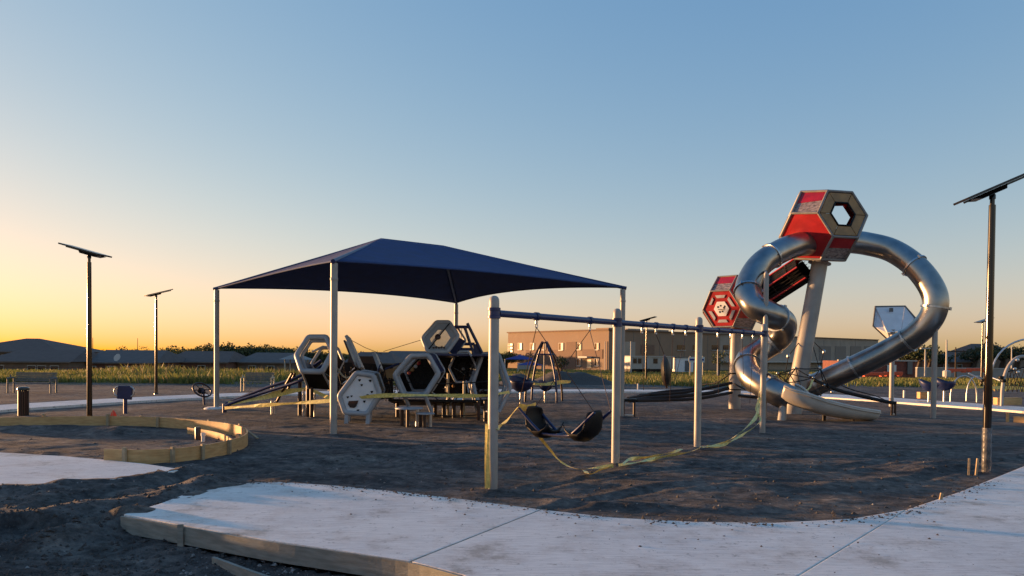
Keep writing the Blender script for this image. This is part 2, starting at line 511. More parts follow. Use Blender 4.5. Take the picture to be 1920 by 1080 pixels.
def ground_height(X, Y):
    near = np.clip(1 - (Y - 45) / 15, 0, 1)
    z = large_scale(X, Y)
    d = .014 * fbm(X, Y, .5, 3, 1) + .007 * fbm(X, Y, 3.2, 3, 5)
    rough = np.clip((-X - .3 - .12 * Y) / 1.5, 0, 1) * np.clip((13.5 - Y) / 2.5, 0, 1)
    d += rough * (.020 * fbm(X, Y, 1.6, 4, 9) + .012 * fbm(X, Y, 7, 3, 12))
    rr = np.abs(fbm(X, Y * 1.4, 1.1, 4, 21))
    d += .008 * (rr - .4) * np.clip((Y - 7) / 2, 0, 1) * np.clip((20 - Y) / 8, .25, 1)
    for pl, h, w in ridges:
        s = seg_dist(X, Y, gp(pl))
        d += h * np.exp(-(s / w) ** 2) * (1 + .5 * fbm(X, Y, 2.2, 3, 31))
    for pl, h, w in ruts:
        s = seg_dist(X, Y, gp(pl))
        d -= h * np.exp(-(s / w) ** 4) * (.8 + .3 * fbm(X, Y, 2.0, 2, 41))
    for pl, w in tracks:
        c = gp(pl)
        for o in (-.75, .75):
            q = [p + Vector((0, o * (1.0 if o > 0 else 1.0), 0)) for p in c]
            s_ = seg_dist(X, Y, q)
            lug = .5 + .5 * np.sin((X * 1.0 + Y * .6) * 2 * np.pi / .22)
            d -= w * np.exp(-(s_ / .14) ** 6) * (.55 + .45 * lug)
            d += w * .6 * np.exp(-((s_ - .20) / .05) ** 2)
    # dug out in front of the form board of the near slab
    lo = seg_dist(X, Y, near_edge[1:])
    off = Vector((.07, .11, 0))
    below = poly_mask(X, Y, [near_edge[0] + Vector((-.12, .10, 0))] + [p + off for p in near_edge] + [Vector((-9, -6, 0)), Vector((-9, near_edge[0].y - .9, 0))])
    z = z + d * near + (1 - near) * .12 * fbm(X, Y, .05, 3, 3)
    z = np.where(below, z - .14 * np.clip(1.35 - lo / 2.5, .35, 1), z)
    for a, b, hgt, wd in MOUNDS:
        z = z + hgt * np.exp(-(((X - a.x) / wd[0]) ** 2 + ((Y - a.y) / wd[1]) ** 2)) * (1 + .25 * fbm(X, Y, .7, 4, 50))
    return z
MOUNDS = [(G(1010, 722), 0, .22, (1.2, .8))] + [(Vector(p), 0, .045, (.22, .22)) for p in ((-.235, 9.5, 0), (1.66, 11.86, 0), (3.55, 14.22, 0), (5.68, 16.87, 0), (-3.75, 15.7, 0), (3.12, 21.2, 0), (7.31, 11.4, 0))]
def under(X, Y, Z):
    for poly in (panel_a, panel_b, panel_c):
        ins = poly_mask(X, Y, poly)
        dist = seg_dist(X, Y, poly + [poly[0]])
        cov = seg_dist(X, Y, far_edge[:4])
        keep = cov < .20 * (1 + .8 * fbm(X, Y, 2.4, 3, 61))
        Z = np.where(ins & ~keep, np.minimum(Z, -.24), Z)
        Z = np.where(ins & keep, np.minimum(Z + .03, SLAB_Z + .03 - cov * .16), Z)
        Z = np.where(~ins & (dist < .35) & (Y > 4.4) & (X > -2.2), np.minimum(Z, SLAB_Z - .018), Z)
    ins = poly_mask(X, Y, left_slab); cov = seg_dist(X, Y, left_slab[5:])
    keep = cov < .10 * (1 + 1.2 * fbm(X, Y, 2.6, 3, 66))
    Z = np.where(ins & ~keep, np.minimum(Z, -.06), Z)
    for path in (far_path_l, far_path_m):
        s = seg_dist(X, Y, [p for p, w in path])
        Z = np.where(s < 1.35, np.minimum(Z, -.03), Z)
    return Z
def gz(x, y):
    return float(ground_height(np.array([x], float), np.array([y], float))[0])

def axis_coords(lo, hi, step, far_lo, far_hi, growth):
    c = list(np.arange(lo, hi, step))
    s, p = step, c[-1]
    while p < far_hi:
        s *= growth; p += s; c.append(p)
    s, p, pre = step, c[0], []
    while p > far_lo:
        s *= growth; p -= s; pre.append(p)
    return np.array(pre[::-1] + c)
xs = axis_coords(-6.5, 7.5, .075, -2600, 2600, 1.032)
ys = axis_coords(3.6, 14.0, .07, -60, 3200, 1.024)
X, Y = np.meshgrid(xs, ys)
Z = under(X, Y, ground_height(X, Y))
nx, ny = len(xs), len(ys)
idx = np.arange(nx * ny).reshape(ny, nx)
quads = np.stack([idx[:-1, :-1], idx[:-1, 1:], idx[1:, 1:], idx[1:, :-1]], -1).reshape(-1, 4)
me = bpy.data.meshes.new('ground')
me.vertices.add(nx * ny)
me.vertices.foreach_set('co', np.stack([X, Y, Z], -1).reshape(-1).astype(np.float32))
me.loops.add(quads.size); me.loops.foreach_set('vertex_index', quads.reshape(-1).astype(np.int32))
me.polygons.add(len(quads))
me.polygons.foreach_set('loop_start', np.arange(0, quads.size, 4, dtype=np.int32))
me.update(calc_edges=True); me.validate()
me.materials.append(M['ground'])
me.shade_smooth()
ground = bpy.data.objects.new('ground', me)
COL.objects.link(ground)
structure(ground, 'dark bare soil of the unfinished playground running out to a grassy field')

# ------------------------------------------------------------------ concrete paths
def slab(name, poly, parent, depth=.14, gap=.006, bevel=.012):
    c = sum(poly, Vector()) / len(poly)
    b = MB().prism([p + Vector((0, 0, -depth)) for p in poly], (0, 0, depth))
    return b.build(name, 'concrete', parent, bevel=bevel)
def shrink_line(poly, a, b, g):
    # push the points lying on the joint a-b inwards by g
    c = sum(poly, Vector()) / len(poly)
    d = (b - a).normalized(); nrm = Vector((-d.y, d.x, 0))
    if (c - a).dot(nrm) < 0: nrm = -nrm
    out = []
    for p in poly:
        if abs((p - a).dot(nrm)) < .02: p = p + nrm * g
        out.append(p)
    return out
walk = bpy.data.objects.new('foreground_path', None); COL.objects.link(walk)
structure(walk, 'broad curving pale concrete walkway across the foreground')
walk.location = (1.5, 5, 0)
slab('slab', shrink_line(panel_a, J1a, J1b, .008), walk)
slab('slab', shrink_line(shrink_line(panel_b, J1a, J1b, .008), J2a, J2b, .0035), walk)
slab('slab', shrink_line(panel_c, J2a, J2b, .0035), walk)
# bituminous strip in the joint
MB().bar(J1a + Vector((0, 0, -.045)), J1b + Vector((0, 0, -.045)), .013, .09).build('joint_strip', 'wood_grey', walk)
lw = slab('side_path', left_slab, None)
structure(lw, 'pale concrete walkway at the left edge, partly covered with soil')

def strip(path, z0):
    pts = [p for p, w in path]
    sm = catmull(pts, 6); ws = np.interp(np.linspace(0, 1, len(sm)), np.linspace(0, 1, len(path)), [w for p, w in path])
    rows = []
    for i, p in enumerate(sm):
        t = (sm[min(i + 1, len(sm) - 1)] - sm[max(i - 1, 0)]).normalized()
        nrm = Vector((-t.y, t.x, 0))
        zz = Vector((p.x, p.y, 0))
        rows.append([zz - nrm * ws[i] + Vector((0, 0, z0 - .1)), zz - nrm * ws[i] + Vector((0, 0, z0)), zz + nrm * ws[i] + Vector((0, 0, z0)), zz + nrm * ws[i] + Vector((0, 0, z0 - .1))])
    return MB().grid(rows)
structure(strip(far_path_l, .045).build('loop_path', 'concrete', origin=(0, 0, 0)), 'concrete loop path curving behind the round form at the left')
structure(strip(far_path_m, .052).build('loop_path', 'concrete', origin=(0, 0, 0)), 'concrete loop path running behind the swings and the slide tower')

# ------------------------------------------------------------------ stones and clods (nobody could count them)
def scatter(name, label, m, n, region, smin, smax, zoff=.3, seed=1):
    r = np.random.default_rng(seed)
    px = r.uniform(region[0], region[2], n); py = region[1] + (region[3] - region[1]) * r.random(n) ** .8
    V, Fc = [], []
    base = np.array([(1, 0, 0), (-1, 0, 0), (0, 1, 0), (0, -1, 0), (0, 0, .7), (0, 0, -.7)], float)
    faces = [(0, 2, 4), (2, 1, 4), (1, 3, 4), (3, 0, 4), (2, 0, 5), (1, 2, 5), (3, 1, 5), (0, 3, 5)]
    P = [G(a, b) for a, b in zip(px, py)]
    XX = np.array([p.x for p in P]); YY = np.array([p.y for p in P])
    ok = ~(poly_mask(XX, YY, panel_a) | poly_mask(XX, YY, panel_b) | poly_mask(XX, YY, panel_c) | poly_mask(XX, YY, left_slab))
    ZZ = under(XX, YY, ground_height(XX, YY))
    k = 0
    for i in range(n):
        if not ok[i]: continue
        s = smin + (smax - smin) * r.random() ** 3
        q = base * s * r.uniform(.6, 1.35, (6, 3)) + r.normal(0, s * .12, (6, 3))
        a = r.uniform(0, 6.28); ca, sa = math.cos(a), math.sin(a)
        q = np.stack([q[:, 0] * ca - q[:, 1] * sa, q[:, 0] * sa + q[:, 1] * ca, q[:, 2]], -1) + (XX[i], YY[i], ZZ[i] + s * zoff)
        V += q.tolist(); Fc += [tuple(j + k * 6 for j in f) for f in faces]; k += 1
    b = MB(); b.v, b.f, b.mi = V, Fc, [0] * len(Fc)
    o = b.build(name, m, origin=(0, 0, 0), fix=False)
    o['kind'] = 'stuff'; o['label'] = label
    return o
scatter('soil_clods', 'loose dark clods of soil strewn over the bare ground', 'clod', 3800, (-20, 800, 1930, 1100), .004, .040, .0, 2)
scatter('soil_crumbs', 'rough broken clods heaped along the left ruts', 'clod', 2600, (-20, 905, 480, 1090), .004, .034, .0, 3)
scatter('gravel', 'pale bits of gravel and concrete spilled on the soil', 'stone', 900, (-20, 770, 1930, 1090), .004, .020, .1, 4)
scatter('concrete_crumbs', 'grey concrete crumbs along the near form board', 'stone', 700, (340, 985, 800, 1085), .006, .030, .2, 5)

def edge_spill(name, label, line, n, spread, seed):
    r = np.random.default_rng(seed); pts = catmull(line, 12); V, Fc = [], []
    base = np.array([(1, 0, 0), (-1, 0, 0), (0, 1, 0), (0, -1, 0), (0, 0, .6), (0, 0, -.4)], float)
    faces = [(0, 2, 4), (2, 1, 4), (1, 3, 4), (3, 0, 4), (2, 0, 5), (1, 2, 5), (3, 1, 5), (0, 3, 5)]
    dens = r.random(len(pts)) ** 2; dens /= dens.sum()
    for k in range(n):
        p = pts[r.choice(len(pts), p=dens)]
        s_ = .003 + .016 * r.random() ** 4
        c = np.array((p.x + r.normal(0, .12), p.y - abs(r.normal(0, spread)), SLAB_Z + s_ * .2))
        q = base * s_ * r.uniform(.6, 1.4, (6, 3)) + c
        V += q.tolist(); Fc += [tuple(j + k * 6 for j in f) for f in faces]
    b = MB(); b.v, b.f, b.mi = V, Fc, [0] * len(Fc)
    o = b.build(name, 'clod', origin=(0, 0, 0), fix=False); o['kind'] = 'stuff'; o['label'] = label
edge_spill('spilled_soil', 'crumbs of soil spilled on the edge of the near walkway', far_edge[3:16], 1500, .10, 71)
edge_spill('strewn_soil', 'few soil crumbs strewn over the near walkway', far_edge[4:14], 260, .9, 72)

# ------------------------------------------------------------------ form boards
def board_run(parent, pts, z0s, h, th, m, seg=None, name='board'):
    """a bent plank following pts (ground points), built as one closed solid"""
    rows = []
    for i, p in enumerate(pts):
        t = (pts[min(i + 1, len(pts) - 1)] - pts[max(i - 1, 0)]); t.z = 0; t.normalize()
        nrm = Vector((-t.y, t.x, 0)) * th / 2
        b = Vector((p.x, p.y, z0s if isinstance(z0s, (int, float)) else z0s[i]))
        rows.append([b - nrm, b + nrm, b + nrm + Vector((0, 0, h)), b - nrm + Vector((0, 0, h)), b - nrm])
    o = MB().grid(rows)
    k = len(rows)
    o.f += [(0, 1, 2, 3), tuple((k - 1) * 5 + j for j in (3, 2, 1, 0))]; o.mi += [0, 0]
    return o.build(name, m, parent)
def stake(parent, p, h, w=.045, lean=(0, 0), m='stake'):
    z = gz(p.x, p.y)
    a = Vector((p.x, p.y, z - .1)); b = Vector((p.x + lean[0], p.y + lean[1], z + h))
    return MB().bar(a, b, w, w * .8, hint=(random.random(), 1, 0)).build('stake', m, parent, bevel=.004)

ring_px = [(-120, 804), (0, 803), (100, 801), (190, 800), (250, 800.5), (310, 803), (360, 807), (405, 812), (440, 818), (459, 826), (463, 835), (452, 844), (425, 853),
           (385, 862), (335, 869), (265, 873), (196, 871)]
ring = catmull(gp(ring_px, -.02), 5)
form = thing('wooden_form', 'curved wooden concrete form bending round bare soil at the left', 'form', ring[40])
cuts = [0, 14, 27, 38, 48, 58, 68, len(ring) - 1]
for a, b in zip(cuts[:-1], cuts[1:]):
    board_run(form, ring[a:b + 1], -.05, .275, .032, 'wood')
inner = catmull(gp([(352, 812), (392, 818), (420, 826), (436, 836)], 0), 5)
for i in (3, 9, 16, 21, 24, 29, 33, 37, 41, 46, 50, 55, 60, 66, 71, 77):
    p = ring[i]; t = (ring[i + 1] - ring[i - 1]).normalized(); nrm = Vector((-t.y, t.x, 0))
    side = 1 if i > 46 else (1 if i % 2 else -1)
    if i > 46 and (p + nrm * .1).y > p.y: side = -1
    stake(form, p + nrm * .048 * side, .24 + random.random() * .05, .06)
# board lying against the form, stub pipes and the flag inside
o = MB().bar(G(462, 806, .16), G(483, 822, .02), .05, .02).build('loose_lath', 'stake', bevel=.003)
board_run(form, inner, -.04, .16, .03, 'wood')
tag(o, 'thin wooden lath leaning on the right end of the curved form', 'lath')
o = MB().lathe(G(381, 830, -.02), (0, 0, 1), [(.035, 0), (.035, .13), (.044, .13), (.044, .19), (.036, .19), (.036, .185)], 14).build('pipe_stub', 'pvc', smooth=40)
tag(o, 'short white pipe stub sticking up inside the curved form', 'pipe')
o = MB().lathe(G(371, 826, -.02), (0, 0, 1), [(.055, 0), (.055, .26), (.05, .27)], 12).build('conduit_stub', 'maroon', smooth=40)
tag(o, 'dark brown conduit stub beside the white pipe stub', 'conduit')
fl = thing('marker_flag', 'small red marker flag on a wire behind the curved form', 'flag', G(211, 790))
f0 = G(211, 790)
MB().tube([f0 + Vector((0, 0, -.05)), f0 + Vector((.01, 0, .30))], .004, 6).build('wire', 'galv', fl)
MB().prism([f0 + Vector((-.055, 0, .13)), f0 + Vector((.085, .01, .13)), f0 + Vector((.06, .0, .22)), f0 + Vector((.0, .01, .28)), f0 + Vector((-.03, 0, .2))], (.01, .014, 0)).build('flag_sheet', 'red_flag', fl)

# form board along the near edge of the foreground walkway
edge_form = thing('edge_form', 'grey form board held by a stake along the near walkway edge', 'form', near_edge[2])
nb_pts = catmull([p + Vector((-.012, -.022, 0)) for p in near_edge[:6]], 5)
board_run(edge_form, nb_pts, -.125, .172, .022, 'wood_grey')
st = near_edge[1].lerp(near_edge[2], .02) + Vector((-.02, -.055, 0))
MB().bar(Vector((st.x, st.y, -.22)), Vector((st.x - .006, st.y, .075)), .055, .03, hint=(0, 1, 0)).build('stake', 'wood_grey', edge_form, bevel=.005)
p = G(400, 1045, -.12); q = G(520, 1082, -.10); r_ = G(640, 1098, -.08)
lath = board_run(None, catmull([p, q, r_], 6), -.20, .085, .03, 'wood_grey', name='scrap_board')
tag(lath, 'bent scrap board half buried below the near form board', 'board')
# stakes beside the right lamp
for k, (x, y, ln) in enumerate(((1816, 891, .02), (1829, 891, .10))):
    g = thing('survey_stake', ('straight' if k == 0 else 'tilted') + ' wooden survey stake left of the wrapped lamp base', 'stake', G(x, y), 'stakes by the lamp')
    stake(g, G(x, y), .26, .03, (ln * .3, 0))
o = MB().box(G(1764, 935, .06), (.035, .02, .14), Matrix.Rotation(.2, 3, 'Y')).build('edge_stake', 'stake', bevel=.003)
tag(o, 'short stake stub in the soil beside the curving walkway edge', 'stake')
for k, (x, y, L) in enumerate(((1886, 777, .1), (1905, 786, .9))):
    pass
rb = thing('form_corner', 'short lit wooden form corner at the right picture edge', 'form', G(1895, 790))
a = G(1889, 791)
MB().bar(a + Vector((0, 0, -.1)), a + Vector((0, 0, .26)), .07, .05).build('stake', 'wood', rb)
MB().bar(a + Vector((.1, -.1, .07)), a + Vector((1.3, -1.0, .07)), .03, .2, hint=(0, 0, 1)).build('board', 'wood', rb)

# ------------------------------------------------------------------ solar lamps
def solar_lamp(label, base, height, up_dir, tilt, L=1.02, W=.50, wrapped=False, r=.055):
    base = Vector((base.x, base.y, gz(base.x, base.y)))
    t = thing('solar_lamp', label, 'lamp', base, 'solar lamps round the playground')
    top = base + Vector((0, 0, height))
    MB().tube([base - Vector((0, 0, .2)), base + Vector((0, 0, height * .4)), top - Vector((0, 0, .16))], [r * 1.08, r * .98, r * .85], 14).build('pole', 'bronze', t, smooth=40)
    MB().lathe(top - Vector((0, 0, .17)), (0, 0, 1), [(r * .6, 0), (r * .6, .1), (r * .8, .1), (r * .8, .16), (r * .45, .19)], 12).build('knuckle', 'bronze', t, smooth=40)
    u = Vector((up_dir[0], up_dir[1], 0)).normalized()
    ax = (u * math.cos(tilt) + Vector((0, 0, math.sin(tilt)))).normalized()
    side = Vector((0, 0, 1)).cross(ax).normalized(); nrm = ax.cross(side)
    R = Matrix((ax, side, nrm)).transposed()
    c = top + nrm * .09 + ax * L * .12
    MB().box(c, (L, W, .035), R).build('panel', 'panel_black', t, bevel=.006)
    MB().box(c + nrm * -.035, (L * .94, .05, .03), R).build('rail', 'bronze', t)
    MB().prism([top + R @ Vector(v) for v in ((-.20, -.13, .0), (.16, -.13, .0), (.20, -.11, .065), (-.36, -.11, .065))], R @ Vector((0, .26, 0))).build('light_head', 'bronze', t, bevel=.008)
    if wrapped:
        b = MB()
        prof = []
        for i in range(12):
            prof.append((r * (1.10 + .16 * random.random()), i * .062))
        b.lathe(base + Vector((0, 0, -.02)), (0, 0, 1), prof, 12).build('plastic_wrap', 'wrap', t, smooth=60)
    else:
        MB().lathe(base, (0, 0, 1), [(r * 1.5, -.05), (r * 1.5, .04), (r * 1.25, .07)], 14).build('base_collar', 'bronze', t, smooth=40)
    return t
solar_lamp('solar lamp standing inside the curved wooden form at the left', G(168, 797), 3.95, (-1, .1), math.radians(15))
solar_lamp('solar lamp behind the left loop path beside the tall grass', G(293, 739), 4.0, (1, .8), math.radians(17))
solar_lamp('tall solar lamp with wrapped base in the right foreground', G(1849, 888), 4.20, (1, -.12), math.radians(24), L=1.18, wrapped=True, r=.056)
solar_lamp('distant solar lamp seen under the swing beam before the school', Vector((D(1211, 720, 47).x, 47, 0)), 3.95, (1, -.5), math.radians(14))
solar_lamp('distant solar lamp just left of the right foreground lamp', Vector((D(1840, 726, 45).x, 45, 0)), 3.95, (1, .2), math.radians(16))

# ------------------------------------------------------------------ shade canopy
CB, CA, CC = Vector((-3.75, 15.7, 0)), Vector((-9.0, 22.75, 0)), Vector((3.12, 21.2, 0))
CD = CA + CC - CB
HP, HR = 3.68, 5.02
canopy = thing('shade_canopy', 'large navy hip roofed shade canopy on four pale posts', 'canopy', (CA + CC) / 2)
ctr = (CA + CC) / 2
rdir = (CC - CB).normalized()
R1, R2 = ctr - rdir * 1.05 + Vector((0, 0, HR)), ctr + rdir * 1.05 + Vector((0, 0, HR))
for c in (CA, CB, CC, CD):
    MB().tube([c - Vector((0, 0, .3)), c + Vector((0, 0, HP - .06))], .075, 18).build('post', 'post', canopy, smooth=40)
    MB().lathe(c + Vector((0, 0, HP - .42)), (0, 0, 1), [(.079, 0), (.084, .01), (.084, .05), (.079, .06)], 16).build('collar', 'post', canopy, smooth=40)
for c in (CA, CD):
    MB().lathe(c + Vector((0, 0, gz(c.x, c.y) - .02)), (0, 0, 1), [(.38, 0), (.36, .05), (.30, .075), (.08, .08)], 18).build('footing', 'concrete', canopy, smooth=40)
T = {'A': CA, 'B': CB, 'C': CC, 'D': CD}
T = {k: v + Vector((0, 0, HP)) for k, v in T.items()}
for k, e in (('A', R1), ('B', R1), ('C', R2), ('D', R2)):
    out = (T[k] - e); out.z = 0; out.normalize()
    MB().tube([T[k] + out * .10 - Vector((0, 0, .03)), T[k] - Vector((0, 0, .01)), e - Vector((0, 0, .07))], .05, 10).build('rafter', 'navy', canopy, smooth=40)
MB().tube([R1 - Vector((0, 0, .07)), R2 - Vector((0, 0, .07))], .05, 10).build('ridge_beam', 'navy', canopy, smooth=40)
def roof_panel(c1, c2, e1, e2, bow=.42, sag=.10):
    mid = (c1 + c2) / 2; inn = (ctr - mid); inn.z = 0; inn.normalize()
    slope = (e1.z - c1.z) / ((e1 + e2) / 2 - mid).to_2d().length
    rows, n, k = [], 22, 14
    for i in range(k + 1):
        s = i / k; row = []
        for j in range(n + 1):
            t = j / n
            b = c1.lerp(c2, t) + (inn + Vector((0, 0, slope))) * bow * 4 * t * (1 - t)
            e = e1.lerp(e2, t)
            p = b.lerp(e, s)
            p.z -= sag * 4 * s * (1 - s) * (4 * t * (1 - t)) ** .6
            wr = float(vnoise(np.array([t * 9.0 + c1.x]), np.array([s * 1.6 + c1.y]), 1.0, 5)[0])
            p.z += .022 * wr * (1 - s) * math.sin(math.pi * s) ** .5 if 0 < s < 1 else 0
            row.append(p)
        rows.append(row)
    return MB().grid(rows)
for a, b, e1, e2 in (('B', 'C', R1, R2), ('D', 'A', R2, R1), ('A', 'B', R1, R1.lerp(R2, .001)), ('C', 'D', R2, R2.lerp(R1, .001))):
    o = roof_panel(T[a], T[b], e1, e2)
    pan = o.build('fabric_panel', 'fabric', canopy, smooth=50)
    sm = pan.modifiers.new('thickness', 'SOLIDIFY'); sm.thickness = .006
    # cable hem along the free edge
    hem = [Vector(p) for p in o.v[:23]]
    MB().tube([p - Vector((0, 0, .012)) for p in hem], .018, 6).build('hem', 'fabric', canopy, smooth=50)

# ------------------------------------------------------------------ swing frame
SP = [Vector((-.235, 9.5, 0)), Vector((1.66, 11.86, 0)), Vector((3.55, 14.22, 0)), Vector((5.68, 16.87, 0))]
sdir = (SP[3] - SP[0]).normalized()
BEAM = 2.27
swing = thing('swing_frame', 'swing frame with four pale posts and a navy top beam', 'swing frame', (SP[1] + SP[2]) / 2)
for i, p in enumerate(SP):
    r = .066
    p = p.copy(); p.z = gz(p.x, p.y)
    MB().lathe(Vector((p.x, p.y, 0)), (0, 0, 1), [(r, -.3), (r, 2.41), (r * .96, 2.45), (r * .75, 2.475), (r * .4, 2.49), (.002, 2.493)], 20).build('post', 'post', swing, smooth=40)
    c = Vector((SP[i].x, SP[i].y, BEAM))
    MB().lathe(c - Vector((0, 0, .07)), (0, 0, 1), [(r + .004, 0), (r + .017, .003), (r + .017, .035), (r + .008, .04), (r + .008, .10), (r + .017, .105), (r + .017, .138), (r + .004, .14)], 20).build('clamp', 'navy', swing, smooth=40)
def on_beam(t): return Vector((SP[0].x, SP[0].y, BEAM)).lerp(Vector((SP[3].x, SP[3].y, BEAM)), t)
ends = [0, (SP[1] - SP[0]).length / (SP[3] - SP[0]).length, (SP[2] - SP[0]).length / (SP[3] - SP[0]).length, 1]
for a, b in zip(ends[:-1], ends[1:]):
    MB().tube([on_beam(a) + sdir * .08, on_beam(b) - sdir * (.08 if b < 1 else -.13)], .045, 16).build('beam', 'beam', swing, smooth=40)
def beam_t(px):                                  # parameter along the beam that the photo shows at this column
    lo, hi = 0, 1
    for _ in range(40):
        m_ = (lo + hi) / 2; q = on_beam(m_)
        if 960 + FPX * q.x / q.y < px: lo = m_
        else: hi = m_
    return lo
hang = {}
for px in (1005, 1105, 1203, 1229, 1261, 1285, 1345, 1369, 1391, 1411):
    q = on_beam(beam_t(px)); hang[px] = q
    h = MB().lathe(q - sdir * .035, sdir, [(.046, 0), (.058, .003), (.058, .067), (.046, .07)], 16).build('hanger', 'navy', swing, smooth=40)
    MB().tube([q - Vector((0, 0, .05)), q - Vector((0, 0, .10))], .018, 8).build('bearing', 'galv', h)
    MB().tube([q + Vector((0, 0, -.10 - .028)) + (sdir * math.cos(a) + Vector((0, 0, 1)) * math.sin(a)) * .026 for a in np.linspace(0, 2 * math.pi, 10)[:-1]], .007, 6, closed=True).build('shackle', 'galv', h)

# the face to face double swing in the first bay
perp = Vector((-sdir.y, sdir.x, 0))              # towards back left
dbl = thing('double_swing', 'black face to face double bucket swing hanging from the front bay', 'swing', (hang[1005] + hang[1105]) / 2 * 1.0 - Vector((0, 0, 1.7)))
sc0 = (hang[1005] + hang[1105]) / 2; sc0.z = .55
W = .235
def bucket(sign):
    o = sc0 + perp * sign * .37
    out = perp * sign
    rows = []
    prof = [(-.24, .10, .86), (-.19, .03, .95), (-.10, -.02, 1.0), (.02, -.02, 1.04), (.13, .06, 1.06), (.19, .18, 1.04), (.215, .30, .98), (.22, .40, .86), (.215, .435, .74)]
    for a, z, w in prof:
        row = []
        for j in range(13):
            t = (j / 12 * 2 - 1)
            x = t * W * w
            side = abs(t) ** 3 * (.11 if z < .15 else -.03)
            row.append(o + out * (a - abs(t) ** 3 * .07 * (1 if z > .15 else 0)) + sdir * x + Vector((0, 0, z + side)))
        rows.append(row)
    b = MB().grid(rows).build('bucket_seat', 'black', dbl, smooth=60)
    s_ = b.modifiers.new('shell', 'SOLIDIFY'); s_.thickness = .014
    return rows
rl, rr = bucket(1), bucket(-1)
for sx in (-1, 1):
    x = sdir * sx * W * .92
    pts = [sc0 + perp * .66 + x + Vector((0, 0, .42)), sc0 + perp * .34 + x * .95 + Vector((0, 0, .14)), sc0 + perp * .18 + x * .8 + Vector((0, 0, .06)), sc0 - perp * .18 + x * .8 + Vector((0, 0, .06)),
           sc0 - perp * .34 + x * .95 + Vector((0, 0, .14)), sc0 - perp * .66 + x + Vector((0, 0, .42))]
    MB().tube(catmull(pts, 5), .021, 10).build('side_bar', 'navy', dbl, smooth=50)
MB().tube([sc0 + sdir * -W * .75 + Vector((0, 0, .06)), sc0 + sdir * W * .75 + Vector((0, 0, .06))], .02, 10).build('cross_bar', 'navy', dbl, smooth=50)
tray = [[sc0 + perp * q_ + sdir * x_ * W * .8 + Vector((0, 0, .045 + .10 * abs(q_) ** 1.5)) for x_ in np.linspace(-1, 1, 5)] for q_ in np.linspace(-.36, .36, 9)]
to = MB().grid(tray).build('foot_tray', 'black', dbl, smooth=60)
to.modifiers.new('shell', 'SOLIDIFY').thickness = .015
for hpx, sx in ((1005, -1), (1105, 1)):
    for sg in (1, -1):
        e = sc0 + perp * sg * .66 + sdir * sx * W * .92 + Vector((0, 0, .42))
        MB().tube([hang[hpx] - Vector((0, 0, .15)), e], .006, 6).build('rope', 'maroon', dbl)

# the saucer swing drawn up edge-on in the second bay
sw = thing('saucer_swing', 'black saucer swing hanging on edge in the middle bay', 'swing', hang[1229] - Vector((0, 0, 1.45)))
c = hang[1229].lerp(hang[1261], .60); c.z = 1.47
ax = Vector((1, -.28, .08)).normalized()
prof = [(.02, -.085), (.14, -.072), (.24, -.04), (.28, .0), (.24, .04), (.14, .072), (.02, .085)]
MB().lathe(c, ax, prof, 24).build('saucer', 'black', sw, smooth=50)
u_, w_ = frame_of(ax)
MB().tube([c + (u_ * math.cos(a) + w_ * math.sin(a)) * .285 for a in np.linspace(0, 2 * math.pi, 33)[:-1]], .016, 8, closed=True).build('rim', 'maroon', sw, smooth=50)
MB().tube([hang[1229] - Vector((0, 0, .15)), c + Vector((-.02, 0, .27))], .006, 6).build('rope', 'maroon', sw)
MB().tube(sagline(hang[1285] - Vector((0, 0, .15)), c + Vector((.15, .0, -.23)), -.02), .005, 6).build('rope', 'maroon', sw)
for k, (px, L) in enumerate(((1203, .95), (1261, 1.2), (1345, 1.15), (1369, .8), (1391, .75), (1411, 1.4))):
    q = hang[px] - Vector((0, 0, .15))
    e = q + Vector((.04 * (-1) ** k, .02, -L))
    words = {1203: 'first rope hanging in the middle bay nearest the front bay', 1261: 'rope hanging in the middle bay right of the saucer', 1345: 'leftmost rope hanging in the far bay of the swing frame',
             1369: 'second rope from the left in the far swing bay', 1391: 'third rope from the left in the far swing bay', 1411: 'rightmost long rope in the far bay beside the end post'}
    o = MB().tube(sagline(q, e, .0), .005, 6).build('hanging_rope', 'maroon')
    tag(o, words[px], 'rope', 'loose ropes hanging from the swing beam')

# ------------------------------------------------------------------ caution tape
def tape(label, ptss, width=.075, m='tape', twist=1.2, seed=0):
    """ribbons that follow point lists, twisting a little as they go"""
    r = random.Random(seed)
    t = None
    for pts in ptss:
        sm = catmull(pts, 7)
        ph = r.random() * 6
        L, R_ = [], []
        acc = 0
        for i, p in enumerate(sm):
            d = sm[min(i + 1, len(sm) - 1)] - sm[max(i - 1, 0)]
            if i: acc += (p - sm[i - 1]).length
            u, v = frame_of(d)
            a = math.pi / 2 + twist * math.sin(acc * 2.1 + ph) + .4 * twist * math.sin(acc * 5.3 + ph * 2)
            w = (u * math.cos(a) + v * math.sin(a)) * width * 1.25 / 2 * (.75 + .25 * math.sin(acc * 3 + ph))
            L.append(p - w); R_.append(p + w)
        b = MB().grid([[x, y] for x, y in zip(L, R_)])
        if t is None:
            t = thing('caution_tape', label, 'tape', sm[len(sm) // 2])
        o = b.build('ribbon', m, t, fix=False)
        s_ = o.modifiers.new('thickness', 'SOLIDIFY'); s_.thickness = .0015
    return t
p1 = lambda z, s=1: SP[0] + Vector((-.075 * s, -.02, z))
tape('yellow caution tape hanging down the nearest swing post', [[p1(.86), p1(.6), p1(.35), p1(.02)], [p1(.80) + Vector((.02, -.05, 0)), p1(.45) + Vector((.015, -.05, 0)), p1(.05) + Vector((.02, -.04, 0))]], .05, 'tape', .5, 1)
seatL = sc0 + perp * .66 + sdir * -W * .92 + Vector((0, 0, .43)); seatR = sc0 + perp * .66 + sdir * W * .92 + Vector((0, 0, .43))
